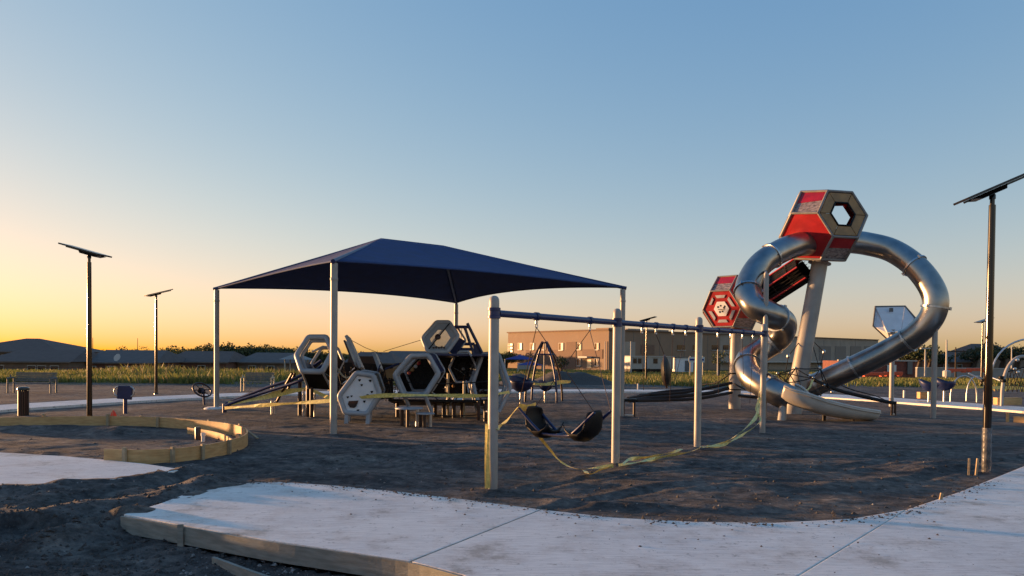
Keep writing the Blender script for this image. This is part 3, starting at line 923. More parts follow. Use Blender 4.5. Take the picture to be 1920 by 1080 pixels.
tape('yellow caution tape from the nearest swing post to the double swing', [[SP[0] + Vector((.05, -.06, .80)), SP[0].lerp(Vector((seatL.x, seatL.y, 0)), .45) + Vector((0, 0, .83)), seatL]], .06, 'tape', 1.3, 2)
tape('yellow caution tape stretched across the back of the left bucket', [[seatL, seatL.lerp(seatR, .5) - Vector((0, 0, .03)), seatR]], .085, 'tape', .3, 3)
tape('caution tape dropping from the double swing to the second post', [[seatR, seatR + Vector((.0, -.2, -.35)), G(1033, 845, .30), G(1052, 866, .1), G(1080, 879, .03), G(1110, 878, .05), G(1150, 873, .09)],
      [G(1096, 882, .03), G(1106, 889, .05), G(1125, 881, .06), G(1150, 874, .08)]], .05, 'tape', 1.4, 4)
tape('caution tape trailing on the soil between second and third posts', [[G(1160, 872, .06), G(1200, 866, .04), G(1250, 855, .05), G(1290, 848, .07), G(1312, 840, .10)],
      [G(1168, 870, .10), G(1182, 861, .09), G(1215, 857, .06), G(1260, 848, .03), G(1278, 842, .03)]], .06, 'tape_green', 1.2, 5)
ep = SP[3] + Vector((-.09, -.05, 0))
tape('bundle of caution tape rising from the third post to the end post', [[G(1312, 838, .08), G(1345, 836, .07), G(1372, 826, .15), ep + Vector((-.35, -.75, .42)), ep + Vector((-.1, -.2, .72)), ep + Vector((0, 0, .98))],
      [G(1318, 839, .06), G(1352, 832, .08), G(1378, 818, .2), ep + Vector((-.28, -.6, .40)), ep + Vector((-.05, -.15, .66)), ep + Vector((.03, 0, .9))],
      [G(1325, 837, .05), G(1360, 833, .05), ep + Vector((-.30, -.9, .34)), ep + Vector((-.14, -.2, .55)), ep + Vector((.0, -.02, .82))]], .05, 'tape_green', 1.2, 6)

# ------------------------------------------------------------------ slide tower
def view_axes(c):
    t = (EYE - c).normalized()
    r = Vector((0, 0, 1)).cross(t).normalized()          # right as seen
    return t, r, t.cross(r).normalized()                  # toward, right, up
PERMS = [(0, 1, 2), (1, 0, 2), (2, 0, 1), (2, 1, 0), (1, 2, 0), (0, 2, 1)]
def trunc_octa():
    V = set()
    for a in (1, -1):
        for b in (2, -2):
            for p in ((0, a, b), (0, b, a), (a, 0, b), (b, 0, a), (a, b, 0), (b, a, 0)): V.add(p)
    V = [Vector(v) for v in sorted(V)]
    faces = []
    for ax in range(3):
        for s in (1, -1):
            n = Vector((0, 0, 0)); n[ax] = s
            faces.append((n, [v for v in V if abs(v.dot(n) - 2) < .01]))
    for sx in (1, -1):
        for sy in (1, -1):
            for sz in (1, -1):
                n = Vector((sx, sy, sz))
                faces.append((n.normalized(), [v for v in V if abs(v.dot(n) - 3) < .01]))
    out = []
    for n, vs_ in faces:
        c = sum(vs_, Vector()) / len(vs_); u, w = frame_of(n)
        vs_ = sorted(vs_, key=lambda v: math.atan2((v - c).dot(w), (v - c).dot(u)))
        out.append((n, vs_))
    return out
def pod_basis(n, down_hint):
    """rotation taking (1,1,1) to n and the square-side (-1,-1,2) towards the hint"""
    n = n.normalized()
    w = (down_hint - n * down_hint.dot(n)).normalized()
    e = n.cross(w)
    A = Matrix((Vector((1, 1, 1)).normalized(), Vector((-1, -1, 2)).normalized(), Vector((1, 1, 1)).normalized().cross(Vector((-1, -1, 2)).normalized()))).transposed()
    B = Matrix((n, w, e)).transposed()
    return B @ A.transposed()
def face_panel(poly, n, k0, k1, th, off):
    """flat piece between the scaled-in outlines k0 > k1 (k1=0: no hole) of a face"""
    c = sum(poly, Vector()) / len(poly)
    o = [c + (p - c) * k0 + n * off for p in poly]
    if k1 == 0: return MB().prism(o, n * -th)
    i = [c + (p - c) * k1 + n * off for p in poly]
    b, k = MB(), len(poly)
    for j in range(k):
        b.prism([o[j], o[(j + 1) % k], i[(j + 1) % k], i[j]], n * -th)
    return b
def pod(parent, c, u, R, spec, frame_r, frame_m='frame'):
    faces = [((R @ n).normalized(), [c + R @ (v * u) for v in vs_]) for n, vs_ in trunc_octa()]
    edges = {}
    for n, vs_ in faces:
        for a, b in zip(vs_, vs_[1:] + vs_[:1]):
            key = tuple(sorted((tuple(round(x, 3) for x in a), tuple(round(x, 3) for x in b))))
            edges[key] = (a, b)
    fr = MB()
    for a, b in edges.values(): fr.tube([a, b], frame_r, 8)
    fr.build('edge_frame', frame_m, parent, smooth=50)
    for n, vs_ in faces:
        spec(n, vs_, len(vs_))

tower = thing('slide_tower', 'tall slide tower with red pods on a thick leaning column', 'slide tower', D(1486, 770, 23.2))
PC = D(1541, 425, 23.3)
t_, r_, u_ = view_axes(PC)
n_front = (r_ * .56 + u_ * .33 + t_ * .76).normalized()
RB = pod_basis(n_front, Vector((0, 0, -1)))
tube_dir = (D(1480, 458, 22.2) - PC).normalized(); tube2_dir = (D(1625, 458, 23.3) - PC).normalized()
def exit_face():
    """the face through which the line of sight that enters the front window leaves the pod"""
    o = n_front * (.585 * 3 / math.sqrt(3)); best, bn = 1e9, None
    for n, vs_ in trunc_octa():
        n = RB @ n; h = (RB @ vs_[0] * .585).dot(n)
        dn = n.dot(-t_)
        if dn > 1e-4:
            s_ = (h - o.dot(n)) / dn
            if 0 < s_ < best: best, bn = s_, n
    return bn.normalized()
n_exit = exit_face()
def split_panel(poly, n, parent):
    """red upper strip with a ribbed clear panel under it"""
    c = sum(poly, Vector()) / len(poly)
    up = Vector((0, 0, 1)) - n * n.z
    poly = [c + (p - c) * .95 - n * .005 for p in poly]
    if up.length < .2:
        MB().prism(poly, n * -.03).build('panel', 'red', parent); return
    up.normalize()
    zs = [(p - c).dot(up) for p in poly]
    cut = min(zs) + (max(zs) - min(zs)) * .52
    def clip(keep):
        out = []
        for i in range(len(poly)):
            a_, b_ = poly[i], poly[(i + 1) % len(poly)]
            za, zb = (a_ - c).dot(up) - cut, (b_ - c).dot(up) - cut
            if za * keep >= 0: out.append(a_)
            if za * zb < 0: out.append(a_.lerp(b_, za / (za - zb)))
        return out
    MB().prism(clip(1), n * -.03).build('panel', 'red', parent)
    MB().prism([p - n * .008 for p in clip(-1)], n * -.015).build('ribbed_panel', 'plexi', parent)
def tower_spec(n, poly, k):
    c = sum(poly, Vector()) / len(poly)
    if k == 6 and n.dot(n_front) > .95:
        # six tan boards round an open hexagonal window
        k_ = len(poly)
        o = [c + (p - c) * .93 for p in poly]; i = [c + (p - c) * .50 for p in poly]
        for j in range(k_):
            q = [o[j], o[(j + 1) % k_], i[(j + 1) % k_], i[j]]
            m_ = sum(q, Vector()) / 4
            q = [m_ + (p - m_) * .965 for p in q]
            MB().prism([p + n * .01 for p in q], n * -.04).build('window_board', 'tan', tower, bevel=.006)
        MB().tube([c + (p - c) * .50 + n * .01 for p in poly], .028, 8, closed=True).build('window_rim', 'black', tower, smooth=50)
    elif n.dot(n_exit) > .98:
        face_panel(poly, n, .95, .55, .03, -.005).build('panel', 'red', tower)
        MB().tube([c + (p - c) * .55 for p in poly], .025, 8, closed=True).build('window_rim', 'black', tower, smooth=50)
    elif k == 6:
        face_panel(poly, n, .95, 0, .03, -.005).build('panel', 'red', tower, bevel=.008)
    else:
        split_panel(poly, n, tower)
pod(tower, PC, .585, RB, tower_spec, .040, 'pod_frame')
# inner deck
MB().lathe(PC + Vector((0, 0, -.75)), (0, 0, 1), [(.75, 0), (.75, .05)], 6).build('deck', 'black', tower)

# main leaning column
cb = D(1484, 772, 23.2); cb.z = -.2; ct = D(1537, 492, 23.35)
MB().tube([cb, cb.lerp(ct, .5), ct + (ct - cb).normalized() * .25], [.275, .255, .24], 28).build('column', 'column', tower, smooth=40)
MB().lathe(ct - (ct - cb).normalized() * .06, (ct - cb), [(.245, 0), (.34, .02), (.34, .06), (.245, .08)], 24).build('column_flange', 'column', tower, smooth=40)

# lower pod on its own column
LC = D(1377, 571, 25.0)
lt, lr, lu = view_axes(LC)
n_dec = (lr * -.47 + lu * -.16 + lt * .87).normalized()
RL = pod_basis(n_dec, Vector((0, 0, 1)))
def lower_spec(n, poly, k):
    c = sum(poly, Vector()) / len(poly)
    if k == 4:
        split_panel(poly, n, tower); return
    if n.dot(lt) > .15 and n.dot(lr) > .3 and n.z < .1:
        face_panel(poly, n, .93, 0, .03, -.005).build('ribbed_panel', 'plexi', tower); return
    face_panel(poly, n, .95, 0, .03, -.005).build('panel', 'red', tower, bevel=.006)
    if n.dot(n_dec) > .95:
        d = MB().prism([c + (p - c) * .40 + n * .004 for p in poly], n * .02).build('white_plate', 'frame_white', tower, bevel=.005)
        uu, ww = frame_of(n)
        for (a, b, s) in ((-.35, .2, .035), (.3, .1, .035), (.38, .25, .03), (-.2, -.3, .035), (.1, -.25, .03), (-.05, .32, .03)):
            q = c + (uu * a + ww * b) * .33 + n * .026
            MB().lathe(q, n, [(s, 0), (s, .006)], 6).build('hole', 'black', d)
        MB().bar(c + uu * -.12 + n * .028 - ww * .02, c + uu * .12 + n * .028 - ww * .03, .02, .008, hint=n).build('slot', 'black', d)
        for j in range(6):
            a, b = poly[j], poly[(j + 1) % 6]
            q = [c + (a.lerp(b, .14) - c) * .76, c + (a.lerp(b, .86) - c) * .76, c + (a.lerp(b, .82) - c) * .60, c + (a.lerp(b, .18) - c) * .60]
            if j in (4,): q = [x.lerp(q[0], .25) for x in q]
            MB().prism([x + n * .004 for x in q], n * .016).build('petal_plate', 'frame', tower, bevel=.004)
pod(tower, LC, .485, RL, lower_spec, .028, 'pod_frame')
lb = Vector((LC.x, LC.y, 0)); lb = D(1377, 766, 25.0); lb.z = -.2
MB().tube([lb, Vector((lb.x + .02, lb.y, LC.z - .6))], .195, 24).build('lower_column', 'column', tower, smooth=40)
for z in (.62, 1.16):
    MB().lathe(Vector((lb.x, lb.y, z)), (0, 0, 1), [(.198, 0), (.207, .005), (.207, .04), (.198, .045)], 20).build('column_band', 'black', tower, smooth=40)

# net tunnel between the pods: red rails, black rings and a rope mesh
ta, tb = D(1508, 503, 23.4), D(1412, 566, 24.8)
tax = (tb - ta).normalized(); tu, tw = frame_of(tax)
def tun(s, a, r=.42): return ta.lerp(tb, s) + (tu * math.cos(a) + tw * math.sin(a)) * r
for k in range(6):
    a = k * math.pi / 3
    MB().tube([tun(0, a), tun(1, a)], .032, 8).build('tunnel_rail', 'red' if k in (0, 1, 2, 5) else 'black', tower, smooth=50)
for s in (.2, .5, .8):
    MB().tube([tun(s, k * math.pi / 3) for k in range(6)], .022, 6, closed=True).build('tunnel_ring', 'black', tower)
for k in (0, 1, 2, 3):
    a0, a1 = k * math.pi / 3 + .06, (k + 1) * math.pi / 3 - .06
    MB().prism([tun(.02, a0, .39), tun(.02, a1, .39), tun(.98, a1, .39), tun(.98, a0, .39)], (0, 0, -.02)).build('tunnel_panel', 'red' if k == 1 else 'black', tower)
net = MB()
for k in range(24):
    a = k * math.pi / 12
    net.tube([tun(0, a, .40), tun(1, a + .5, .40)], .008, 4); net.tube([tun(0, a, .40), tun(1, a - .5, .40)], .008, 4)
net.build('tunnel_net', 'rope', tower)
MB().prism([tun(0, 4.0, .41), tun(0, 5.4, .41), tun(1, 5.4, .41), tun(1, 4.0, .41)], (0, 0, .03)).build('tunnel_floor', 'black', tower)

# steel tube slides
TR = .365
def tube_slide(name, label, pts, cuts, r=TR, parent_at=None):
    t = thing(name, label, 'slide', parent_at)
    sm = catmull(pts, 12)
    n = len(sm) - 1
    marks = [int(round(c * n)) for c in cuts]
    for a, b in zip(marks[:-1], marks[1:]):
        MB().tube(sm[a:b + 1], r, 32, caps=False).build('tube_section', 'steel', t, smooth=50, fix=False)
    for m_ in marks[1:-1]:
        p = sm[m_]; ax = (sm[min(m_ + 1, n)] - sm[m_ - 1]).normalized()
        MB().lathe(p - ax * .03, ax, [(r, 0), (r + .035, .004), (r + .035, .056), (r, .06)], 32).build('flange', 'galv', t, smooth=40)
        for sgn in (0, 2.1, 4.2):
            uu, ww = frame_of(ax)
            q = p + (uu * math.cos(sgn) + ww * math.sin(sgn)) * (r + .04)
            MB().box(q, (.05, .05, .09), Matrix((uu, ww, ax)).transposed()).build('bolt_lug', 'galv', t)
    return t, sm
P1 = [D(1538, 462, 23.1), D(1500, 458, 22.8), D(1458, 474, 22.5), D(1422, 500, 22.3), D(1402, 540, 21.9), D(1414, 572, 21.4), D(1445, 590, 21.3), D(1469, 606, 21.8), D(1462, 632, 22.5), D(1430, 656, 22.7),
      D(1403, 676, 22.3), D(1408, 703, 21.6), D(1432, 722, 21.1), D(1458, 737, 20.8), D(1480, 747, 20.7)]
spiral, sm1 = tube_slide('spiral_tube_slide', 'steel spiral tube slide winding down left of the leaning column', P1, [0, .16, .30, .46, .60, .74, .88, 1], parent_at=D(1436, 772, 22))
P2 = [D(1580, 452, 23.3), D(1625, 457, 23.2), D(1675, 471, 22.9), D(1722, 505, 22.3), D(1752, 552, 21.9), D(1748, 592, 21.9), D(1716, 628, 22.2), D(1665, 658, 22.7), D(1600, 689, 23.2), D(1545, 714, 23.6), D(1515, 728, 23.8)]
arc, sm2 = tube_slide('arched_tube_slide', 'steel tube slide arching out to the right of the red pod', P2, [0, .28, .46, .63, .80, .95, 1], r=.352, parent_at=D(1750, 785, 21.9))

# open chute at the foot of the spiral slide
def chute(parent, pts, w, lip):
    sm = catmull(pts, 6); rows = []
    for i, p in enumerate(sm):
        d = sm[min(i + 1, len(sm) - 1)] - sm[max(i - 1, 0)]; d.normalize()
        side = Vector((0, 0, 1)).cross(d).normalized(); up = d.cross(side)
        s = i / (len(sm) - 1); h = lip * (1 - .45 * s)
        row = []
        for j in range(17):
            a = math.pi * (j / 16)
            row.append(p - side * math.cos(a) * w * (1 - .12 * s) + up * (h * (1 - math.sin(a) ** .7)))
        # rolled outer lip
        rows.append([row[0] - side * .05 - up * .05] + row + [row[-1] + side * .05 - up * .05])
    b = MB().grid(rows)
    o = b.build('chute', 'chute', parent, smooth=60)
    s_ = o.modifiers.new('sheet', 'SOLIDIFY'); s_.thickness = .012
    for k in (0, -1):
        MB().tube([r[1 if k == 0 else -2] for r in rows], .035, 10)  .build('chute_lip', 'chute', parent, smooth=50)
    return sm
ch = chute(spiral, [D(1470, 753, 20.75), D(1500, 764, 20.5), D(1540, 777, 20.4), D(1585, 785, 20.5), D(1628, 788, 20.7)], .47, .50)
lg = D(1467, 772, 20.5)
MB().tube([Vector((lg.x - .03, lg.y, -.2)), Vector((lg.x + .06, lg.y + .1, .45))], [.125, .10], 18).build('chute_leg', 'column', spiral, smooth=40)
for px, d in ((1545, 20.6), (1600, 20.7)):
    q = D(px, 790, d)
    MB().tube([Vector((q.x, q.y, -.2)), Vector((q.x, q.y, .16))], .05, 10).build('chute_foot', 'black', spiral, smooth=40)
# support poles with saddle rings
def saddle(parent, sm, i, base_z=-.2):
    p = sm[i]
    MB().tube([Vector((p.x, p.y - .02, base_z)), Vector((p.x, p.y - .02, p.z - .40))], .075, 16).build('support_pole', 'post', parent, smooth=40)
    ax = (sm[i + 1] - sm[i - 1]).normalized(); u, w = frame_of(ax)
saddle(arc, sm2, int(.46 * (len(sm2) - 1)))
k = int(.215 * (len(sm1) - 1))
sp = D(1437, 513, 21.0)
MB().tube([Vector((sp.x, sp.y, -.2)), sp], .07, 16).build('support_pole', 'post', spiral, smooth=40)
MB().tube([sp - Vector((0, 0, .05)), sm1[int(.19 * (len(sm1) - 1))] - Vector((0, 0, .3))], .045, 10).build('support_arm', 'post', spiral, smooth=40)
for i in (int(.95 * (len(sm2) - 1)),):
    p = sm2[i]
    MB().tube([Vector((p.x, p.y, -.2)), Vector((p.x, p.y, p.z - .3))], .06, 12).build('support_pole', 'column', arc, smooth=40)

# three sided grey hexagon board behind the arched slide
hb = thing('hexagon_board', 'grey folded hexagon board on a post behind the arched slide', 'board', D(1676, 760, 27.5))
hv = {k: D(x, y, d) for k, (x, y, d) in dict(a=(1641, 575, 27.5), b=(1697, 574, 27.5), c=(1716, 596, 27.1), d=(1690, 632, 27.3), e=(1668, 640, 27.3), f=(1637, 611, 27.1), g=(1690, 622, 26.7), h=(1664, 624, 26.7)).items()}
for q in ((hv['a'], hv['b'], hv['g'], hv['h']), (hv['b'], hv['c'], hv['d'], hv['g']), (hv['a'], hv['h'], hv['e'], hv['f']), (hv['h'], hv['g'], hv['d'], hv['e'])):
    m_ = sum(q, Vector()) / 4
    MB().prism([m_ + (p - m_) * .965 for p in q], (0, .05, 0))  .build('board_facet', 'frame_white', hb, bevel=.006)
MB().box(D(1671, 581, 27.25), (.14, .02, .14)).build('label_plate', 'bench', hb)
MB().tube([hv['a'], hv['b'], hv['c'], hv['d'], hv['e'], hv['f']], .03, 8, closed=True).build('rim', 'bench', hb, smooth=50)
pp = hv['g'].lerp(hv['h'], .5)
MB().tube([Vector((pp.x, pp.y + .12, -.2)), pp + Vector((0, .12, .1))], .08, 14).build('post', 'column', hb, smooth=40)

# ------------------------------------------------------------------ rope net at the foot of the tower
netg = thing('rope_net', 'tangle of black climbing rope net round the foot of the leaning column', 'rope net', D(1500, 765, 22.6))
hubp = [D(1492, 690, 22.7), D(1525, 708, 22.5), D(1470, 718, 22.4), D(1505, 738, 22.2), D(1545, 722, 22.6), D(1480, 700, 22.9), D(1538, 690, 23.0), D(1560, 735, 22.4), D(1458, 700, 22.6)]
for i in range(len(hubp)):
    for j in range(i + 1, len(hubp)):
        if (hubp[i] - hubp[j]).length < .95:
            MB().tube(sagline(hubp[i], hubp[j], .03, 6), .016, 6).build('rope', 'rope', netg)
for p in hubp:
    MB().lathe(p - Vector((0, 0, .04)), (0, 0, 1), [(.01, 0), (.045, .02), (.05, .04), (.045, .06), (.01, .08)], 8).build('knot', 'galv', netg, smooth=50)
for (a, b) in (((1536, 690, 23), (1522, 640, 23.4)), ((1545, 660, 23.6), (1525, 640, 23.4)), ((1545, 660, 23.6), (1536, 692, 23)), ((1478, 668, 23.0), (1500, 640, 23.2)), ((1478, 668, 23.0), (1470, 718, 22.4))):
    MB().tube([D(*a), D(*b)], .012, 6).build('rope', 'rope', netg)
for (x, y, d) in ((1536, 690, 23), (1545, 660, 23.6), (1518, 648, 23.4), (1478, 668, 23)):
    MB().lathe(D(x, y, d) - Vector((0, 0, .07)), (0, 0, 1), [(.03, 0), (.055, .03), (.05, .12), (.02, .15)], 8).build('clamp', 'galv', netg, smooth=50)
tape('greenish tape wrapped round the rope net above the chute', [[D(1468, 733, 21.9), D(1490, 735, 21.7), D(1515, 730, 21.7), D(1524, 712, 21.8)]], .07, 'tape_green', .8, 9)

def stump(label, px, py, h, w=.26):
    g = G(px, py); g.z = gz(g.x, g.y)
    t = thing('step_stump', label, 'stump', g, 'low steel stumps that anchor the ropes')
    for s in (-1, 1):
        MB().tube([g + Vector((s * w * .42, 0, -.1)), g + Vector((s * w * .42, 0, h * .86))], .035, 12).build('leg', 'maroon', t, smooth=40)
    MB().box(g + Vector((0, 0, h * .93)), (w * 1.25, w * .8, h * .16)).build('cap', 'black', t, bevel=.01)
    MB().box(g + Vector((0, 0, .03)), (w * .8, .05, .05)).build('foot_plate', 'galv', t, bevel=.005)
    return g + Vector((0, 0, h * .9))
s1 = stump('brown steel stump beside the second swing post', 1179, 781, .50, .36)
s2 = stump('narrow brown stump at the right end of the thick rope', 1675, 779, .42, .12)
def rope_line(label, pts, r):
    o = MB().tube(catmull(pts, 6), r, 8).build('climbing_rope', 'rope', smooth=50)
    return tag(o, label, 'rope', 'low climbing ropes')
rope_line('thick black rope beam running from the net to the right stump', [D(1525, 712, 22.6), D(1570, 731, 22.7), D(1620, 744, 22.8), s2 + Vector((-.15, 0, .02)), s2], .055)
rope_line('thin rope from the net to the right path edge', [D(1545, 705, 23.5), D(1590, 728, 24), D(1640, 742, 24.6), G(1660, 750, .1)], .018)
rope_line('low black rope from the brown stump to the pale lower column', [s1, D(1215, 747, 22.2), D(1270, 743, 23), D(1330, 737, 24), D(1365, 728, 24.8)], .06)
rope_line('upper black rope from the brown stump to the far swing post', [s1 + Vector((0, .2, .05)), D(1240, 735, 24), D(1290, 731, 24.5), D(1310, 724, 25)], .045)
rope_line('sagging black rope web strand nearest the third swing post', [s1 + Vector((.1, .1, 0)), D(1250, 750, 22.6), D(1310, 747, 23.2), D(1372, 736, 24.4)], .05)
rope_line('flat black rope strand left of the third swing post above the path', [D(1200, 741, 23), D(1255, 738, 23.6), D(1300, 733, 24.2), D(1372, 718, 24.7)], .05)
rope_line('black rope strand under the spiral slide', [D(1385, 742, 24), D(1420, 745, 23.4), D(1455, 744, 22.8)], .05)
rope_line('black rope between lower column and spiral slide', [D(1377, 720, 24.8), D(1410, 735, 23.5), D(1450, 738, 22.5), D(1478, 722, 22.4)], .03)
rope_line('rope slanting down from lower column towards the saucer', [D(1370, 700, 24.8), D(1345, 717, 25.2), D(1315, 722, 25.8), D(1290, 735, 26)], .022)

# ------------------------------------------------------------------ hexagon climbing structure under the canopy
play = thing('hexagon_climber', 'cluster of grey hexagon frames and navy pods under the canopy', 'climber', Vector((-2.6, 20.3, 0)))
def hexpts(pix, d, dd=None):
    return [D(x, y, d if dd is None else dd[i]) for i, (x, y) in enumerate(pix)]
def ring_frame(pts, r, m='frame', name='hexagon_frame'):
    # rounded corner loop
    k = len(pts); out = []
    for i in range(k):
        a, b, c = pts[i - 1], pts[i], pts[(i + 1) % k]
        for s in (.24, .10, 0, -.10, -.24):
            if s > 0: out.append(b.lerp(a, s))
            elif s < 0: out.append(b.lerp(c, -s))
            else: out.append(b.lerp(a, .06) * .5 + b.lerp(c, .06) * .5)
    return MB().tube(out, r, 10, closed=True).build(name, m, play, smooth=50)
def shell(front, back, skip, m, th=.02):
    k = len(front)
    for i in range(k):
        if i in skip: continue
        q = [front[i], front[(i + 1) % k], back[(i + 1) % k], back[i]]
        c = sum(q, Vector()) / 4
        n = (q[1] - q[0]).cross(q[3] - q[0]).normalized()
        MB().prism([c + (p - c) * .97 for p in q], n * th).build('side_panel', m if isinstance(m, str) else m[i % len(m)], play)
def net_in(pts, n=5, r=.009):
    c = sum(pts, Vector()) / len(pts); b = MB(); k = len(pts)
    for s in (.35, .68): b.tube([c + (p - c) * s for p in pts], r, 5, closed=True)
    for i in range(k):
        b.tube([c, pts[i]], r, 5); b.tube([c, pts[i].lerp(pts[(i + 1) % k], .5)], r, 5)
    return b.build('rope_net', 'rope', play)
def legs(pairs, r=.045, m='maroon', name='leg'):
    for px, py, top, d in pairs:
        g = D(px, py, d); g.z = -.15
        t = D(px, top, d)
        MB().tube([g, Vector((g.x, g.y, t.z))], r, 12).build(name, m, play, smooth=40)
def hexback(pts, d, k=.95, dx=0, dz=0):
    c = sum(pts, Vector()) / len(pts)
    ax = Vector((c.x / c.y, 1, 0)).normalized()
    return [c + (p - c) * k + ax * d + Vector((dx, 0, dz)) for p in pts]

# left pod: open tilted ring with a dark hood hanging under it
f1 = hexpts([(578, 632), (612, 632), (624, 660), (604, 697), (566, 696), (556, 666)], 19.6, [20.0, 20.0, 19.7, 19.3, 19.3, 19.7])
ring_frame(f1, .074)
b1 = hexback(f1, .85, .92, .35, -.25)
ring_frame([f1[i].lerp(b1[i], .16) + (sum(f1, Vector()) / 6 - f1[i]) * .12 for i in range(6)], .05)
ring_frame(b1, .045)
shell(f1, b1, (0, 1, 5), ['black', 'navy_plastic', 'black'])
hood = [f1[3] + Vector((0, .05, -.03)), f1[4] + Vector((0, .05, -.03)), D(578, 728, 20.0), D(622, 731, 20.1)]
MB().prism(hood, (.0, .03, 0)).build('hood_panel', 'black', play)
for e in (3, 4):
    MB().tube([f1[e], hood[3 if e == 3 else 2]], .03, 8).build('hood_bar', 'frame', play, smooth=50)
MB().tube([D(585, 660, 20.6), D(605, 650, 20.6), D(618, 651, 20.6)], .03, 8).build('handle_bar', 'frame', play, smooth=50)
legs(((577, 792, 705, 20.2), (584, 796, 720, 20.0), (562, 785, 715, 20.6)), .05)
legs(((569, 790, 730, 20.3), (590, 790, 735, 20.3)), .03, 'galv', 'strut')
# long navy rails running down to the left
rail_a = [D(602, 676, 20.4), D(560, 706, 20.6), D(500, 727, 21.0), D(445, 748, 21.4), D(424, 756, 21.5)]
rail_b = [D(606, 684, 20.0), D(566, 712, 20.3), D(505, 733, 20.8), D(445, 752, 21.2), D(421, 762, 21.3)]
for rl_ in (rail_a, rail_b): MB().tube(catmull(rl_, 5), .045, 10).build('climb_rail', 'navy', play, smooth=50)
g = D(421, 785, 21.4); g.z = -.1
MB().tube([g, Vector((g.x, g.y, D(421, 757, 21.4).z))], .06, 12).build('rail_post', 'navy', play, smooth=40)
for (a, b) in (((548, 700, 20.3), (517, 757, 21.2)), ((553, 700, 20.6), (538, 735, 20.9))):
    MB().tube([D(*a), D(*b)], .038, 10).build('brace', 'maroon', play, smooth=50)
legs(((509, 780, 752, 21.0), (516, 779, 752, 21.0)), .025, 'galv', 'strut')

# white panel pod with holes
f2 = hexpts([(668, 699), (700, 704), (712, 738), (689, 776), (647, 774), (636, 742)], 18.4)
ring_frame(f2, .066)
b2 = hexback(f2, .8, .95, .15, .05)
ring_frame(b2, .05)
shell(f2, b2, (), ['navy_plastic', 'black'])
c2 = sum(f2, Vector()) / 6
MB().prism([c2 + (p - c2) * .90 + Vector((0, .01, 0)) for p in f2], (0, .03, 0)).build('white_panel', 'frame_white', play, bevel=.006)
for (x, y, s) in ((674, 713, .034), (678, 722, .030), (694, 714, .034), (697, 735, .032), (689, 741, .028), (683, 753, .034), (671, 770, .034), (652, 745, .030), (659, 743, .026)):
    q = D(x, y, 18.4) + Vector((0, -.004, 0))
    MB().prism([q + Vector((-s, 0, s * .7)), q + Vector((s, 0, s * .9)), q + Vector((s * .8, 0, -.2 * s)), q + Vector((0, 0, -s)), q + Vector((-s * .7, 0, -.3 * s))], (0, .03, 0)).build('hold', 'black', play)
ho = hexpts([(654, 752), (672, 751), (668, 762), (664, 765), (656, 764), (652, 758)], 18.39)
MB().prism(ho, (0, .035, 0)).build('view_hole', 'glass', play)
for (x, y, dd) in ((651, 795, .0), (691, 798, 0), (655, 790, .7), (694, 792, .7)):
    g = D(x, y, 18.4 + dd)
    MB().bar(Vector((g.x - .03, g.y, -.15)), Vector((g.x + .0, g.y, D(x, 770, 18.4 + dd).z)), .10, .09, hint=(0, 1, 0)).build('foot', 'frame', play, bevel=.012)

# open front pod
f3 = hexpts([(771, 667), (803, 666), (823, 701), (797, 742), (757, 742), (740, 703)], 19.0)
ring_frame(f3, .066)
ring_frame([p + (sum(f3, Vector()) / 6 - p) * .10 + Vector((0, .12, 0)) for p in f3], .045)
b3 = hexback(f3, 1.0, .95, .2, .05)
ring_frame(b3, .05)
shell(f3, b3, (3, 5), ['navy_plastic', 'navy_plastic', 'black', 'black', 'black', 'black'])
net_in(b3)
MB().prism([p + Vector((0, .05, 0)) for p in b3], (0, .03, 0)).build('dark_fill_panel', 'black', play)  # black sheet added so the interior of the open pod looks dark
MB().tube([f3[4], D(766, 760, 19.2)], .05, 10).build('lower_bar', 'frame', play, smooth=50)
MB().tube([f3[3], D(809, 772, 19.2)], .05, 10).build('lower_bar', 'frame', play, smooth=50)
MB().tube([f3[5], D(745, 718, 19.6), D(757, 742, 19.6)], .035, 10).build('lower_bar', 'frame', play, smooth=50)
MB().tube([D(766, 700, 19.8), D(788, 676, 20.0)], .035, 8).build('climbing_bar', 'tan', play, smooth=50)
for k in range(4):
    q = D(767 + k * 6, 700 - k * 6.2, 19.75)
    MB().lathe(q, (.3, -1, .2), [(.02, 0), (.05, .02), (.045, .06), (.01, .07)], 8).build('grip', ['red', 'tan', 'frame', 'red'][k], play, smooth=50)

# top pod with the clear steering window
f4 = hexpts([(818, 604), (842, 604), (859, 631), (838, 660), (802, 659), (792, 634)], 20.3, [20.5, 20.5, 20.3, 20.1, 20.1, 20.3])
ring_frame(f4, .06)
b4 = hexback(f4, .7, .95, .25, -.1)
ring_frame(b4, .04)
c4 = sum(f4, Vector()) / 6
n4 = (f4[1] - f4[0]).cross(f4[3] - f4[0]).normalized()
if n4.y > 0: n4 = -n4
bb = MB()
o4 = [c4 + (p - c4) * .90 for p in f4]; i4 = [c4 + (p - c4) * .58 - Vector((0, 0, .03)) for p in f4]
for j in range(6): bb.prism([o4[j], o4[(j + 1) % 6], i4[(j + 1) % 6], i4[j]], n4 * -.03)
bb.build('window_surround', 'frame', play)
MB().prism(i4, n4 * -.012).build('clear_window', 'window', play)
MB().tube([D(802, 657, 20.08), D(843, 606, 20.4)], .016, 8).build('steering_rod', 'black', play)
MB().lathe(D(821, 632, 20.2), n4, [(.07, -.02), (.085, .0), (.07, .05), (.02, .07)], 14).build('steering_hub', 'maroon', play, smooth=50)
for k in range(5):
    MB().box(D(813 + k * 5, 652 - (k % 2), 20.15), (.05, .02, .05 + .02 * (k % 2)), Matrix.Rotation(.3 * k, 3, 'Y')).build('emblem', 'maroon', play)
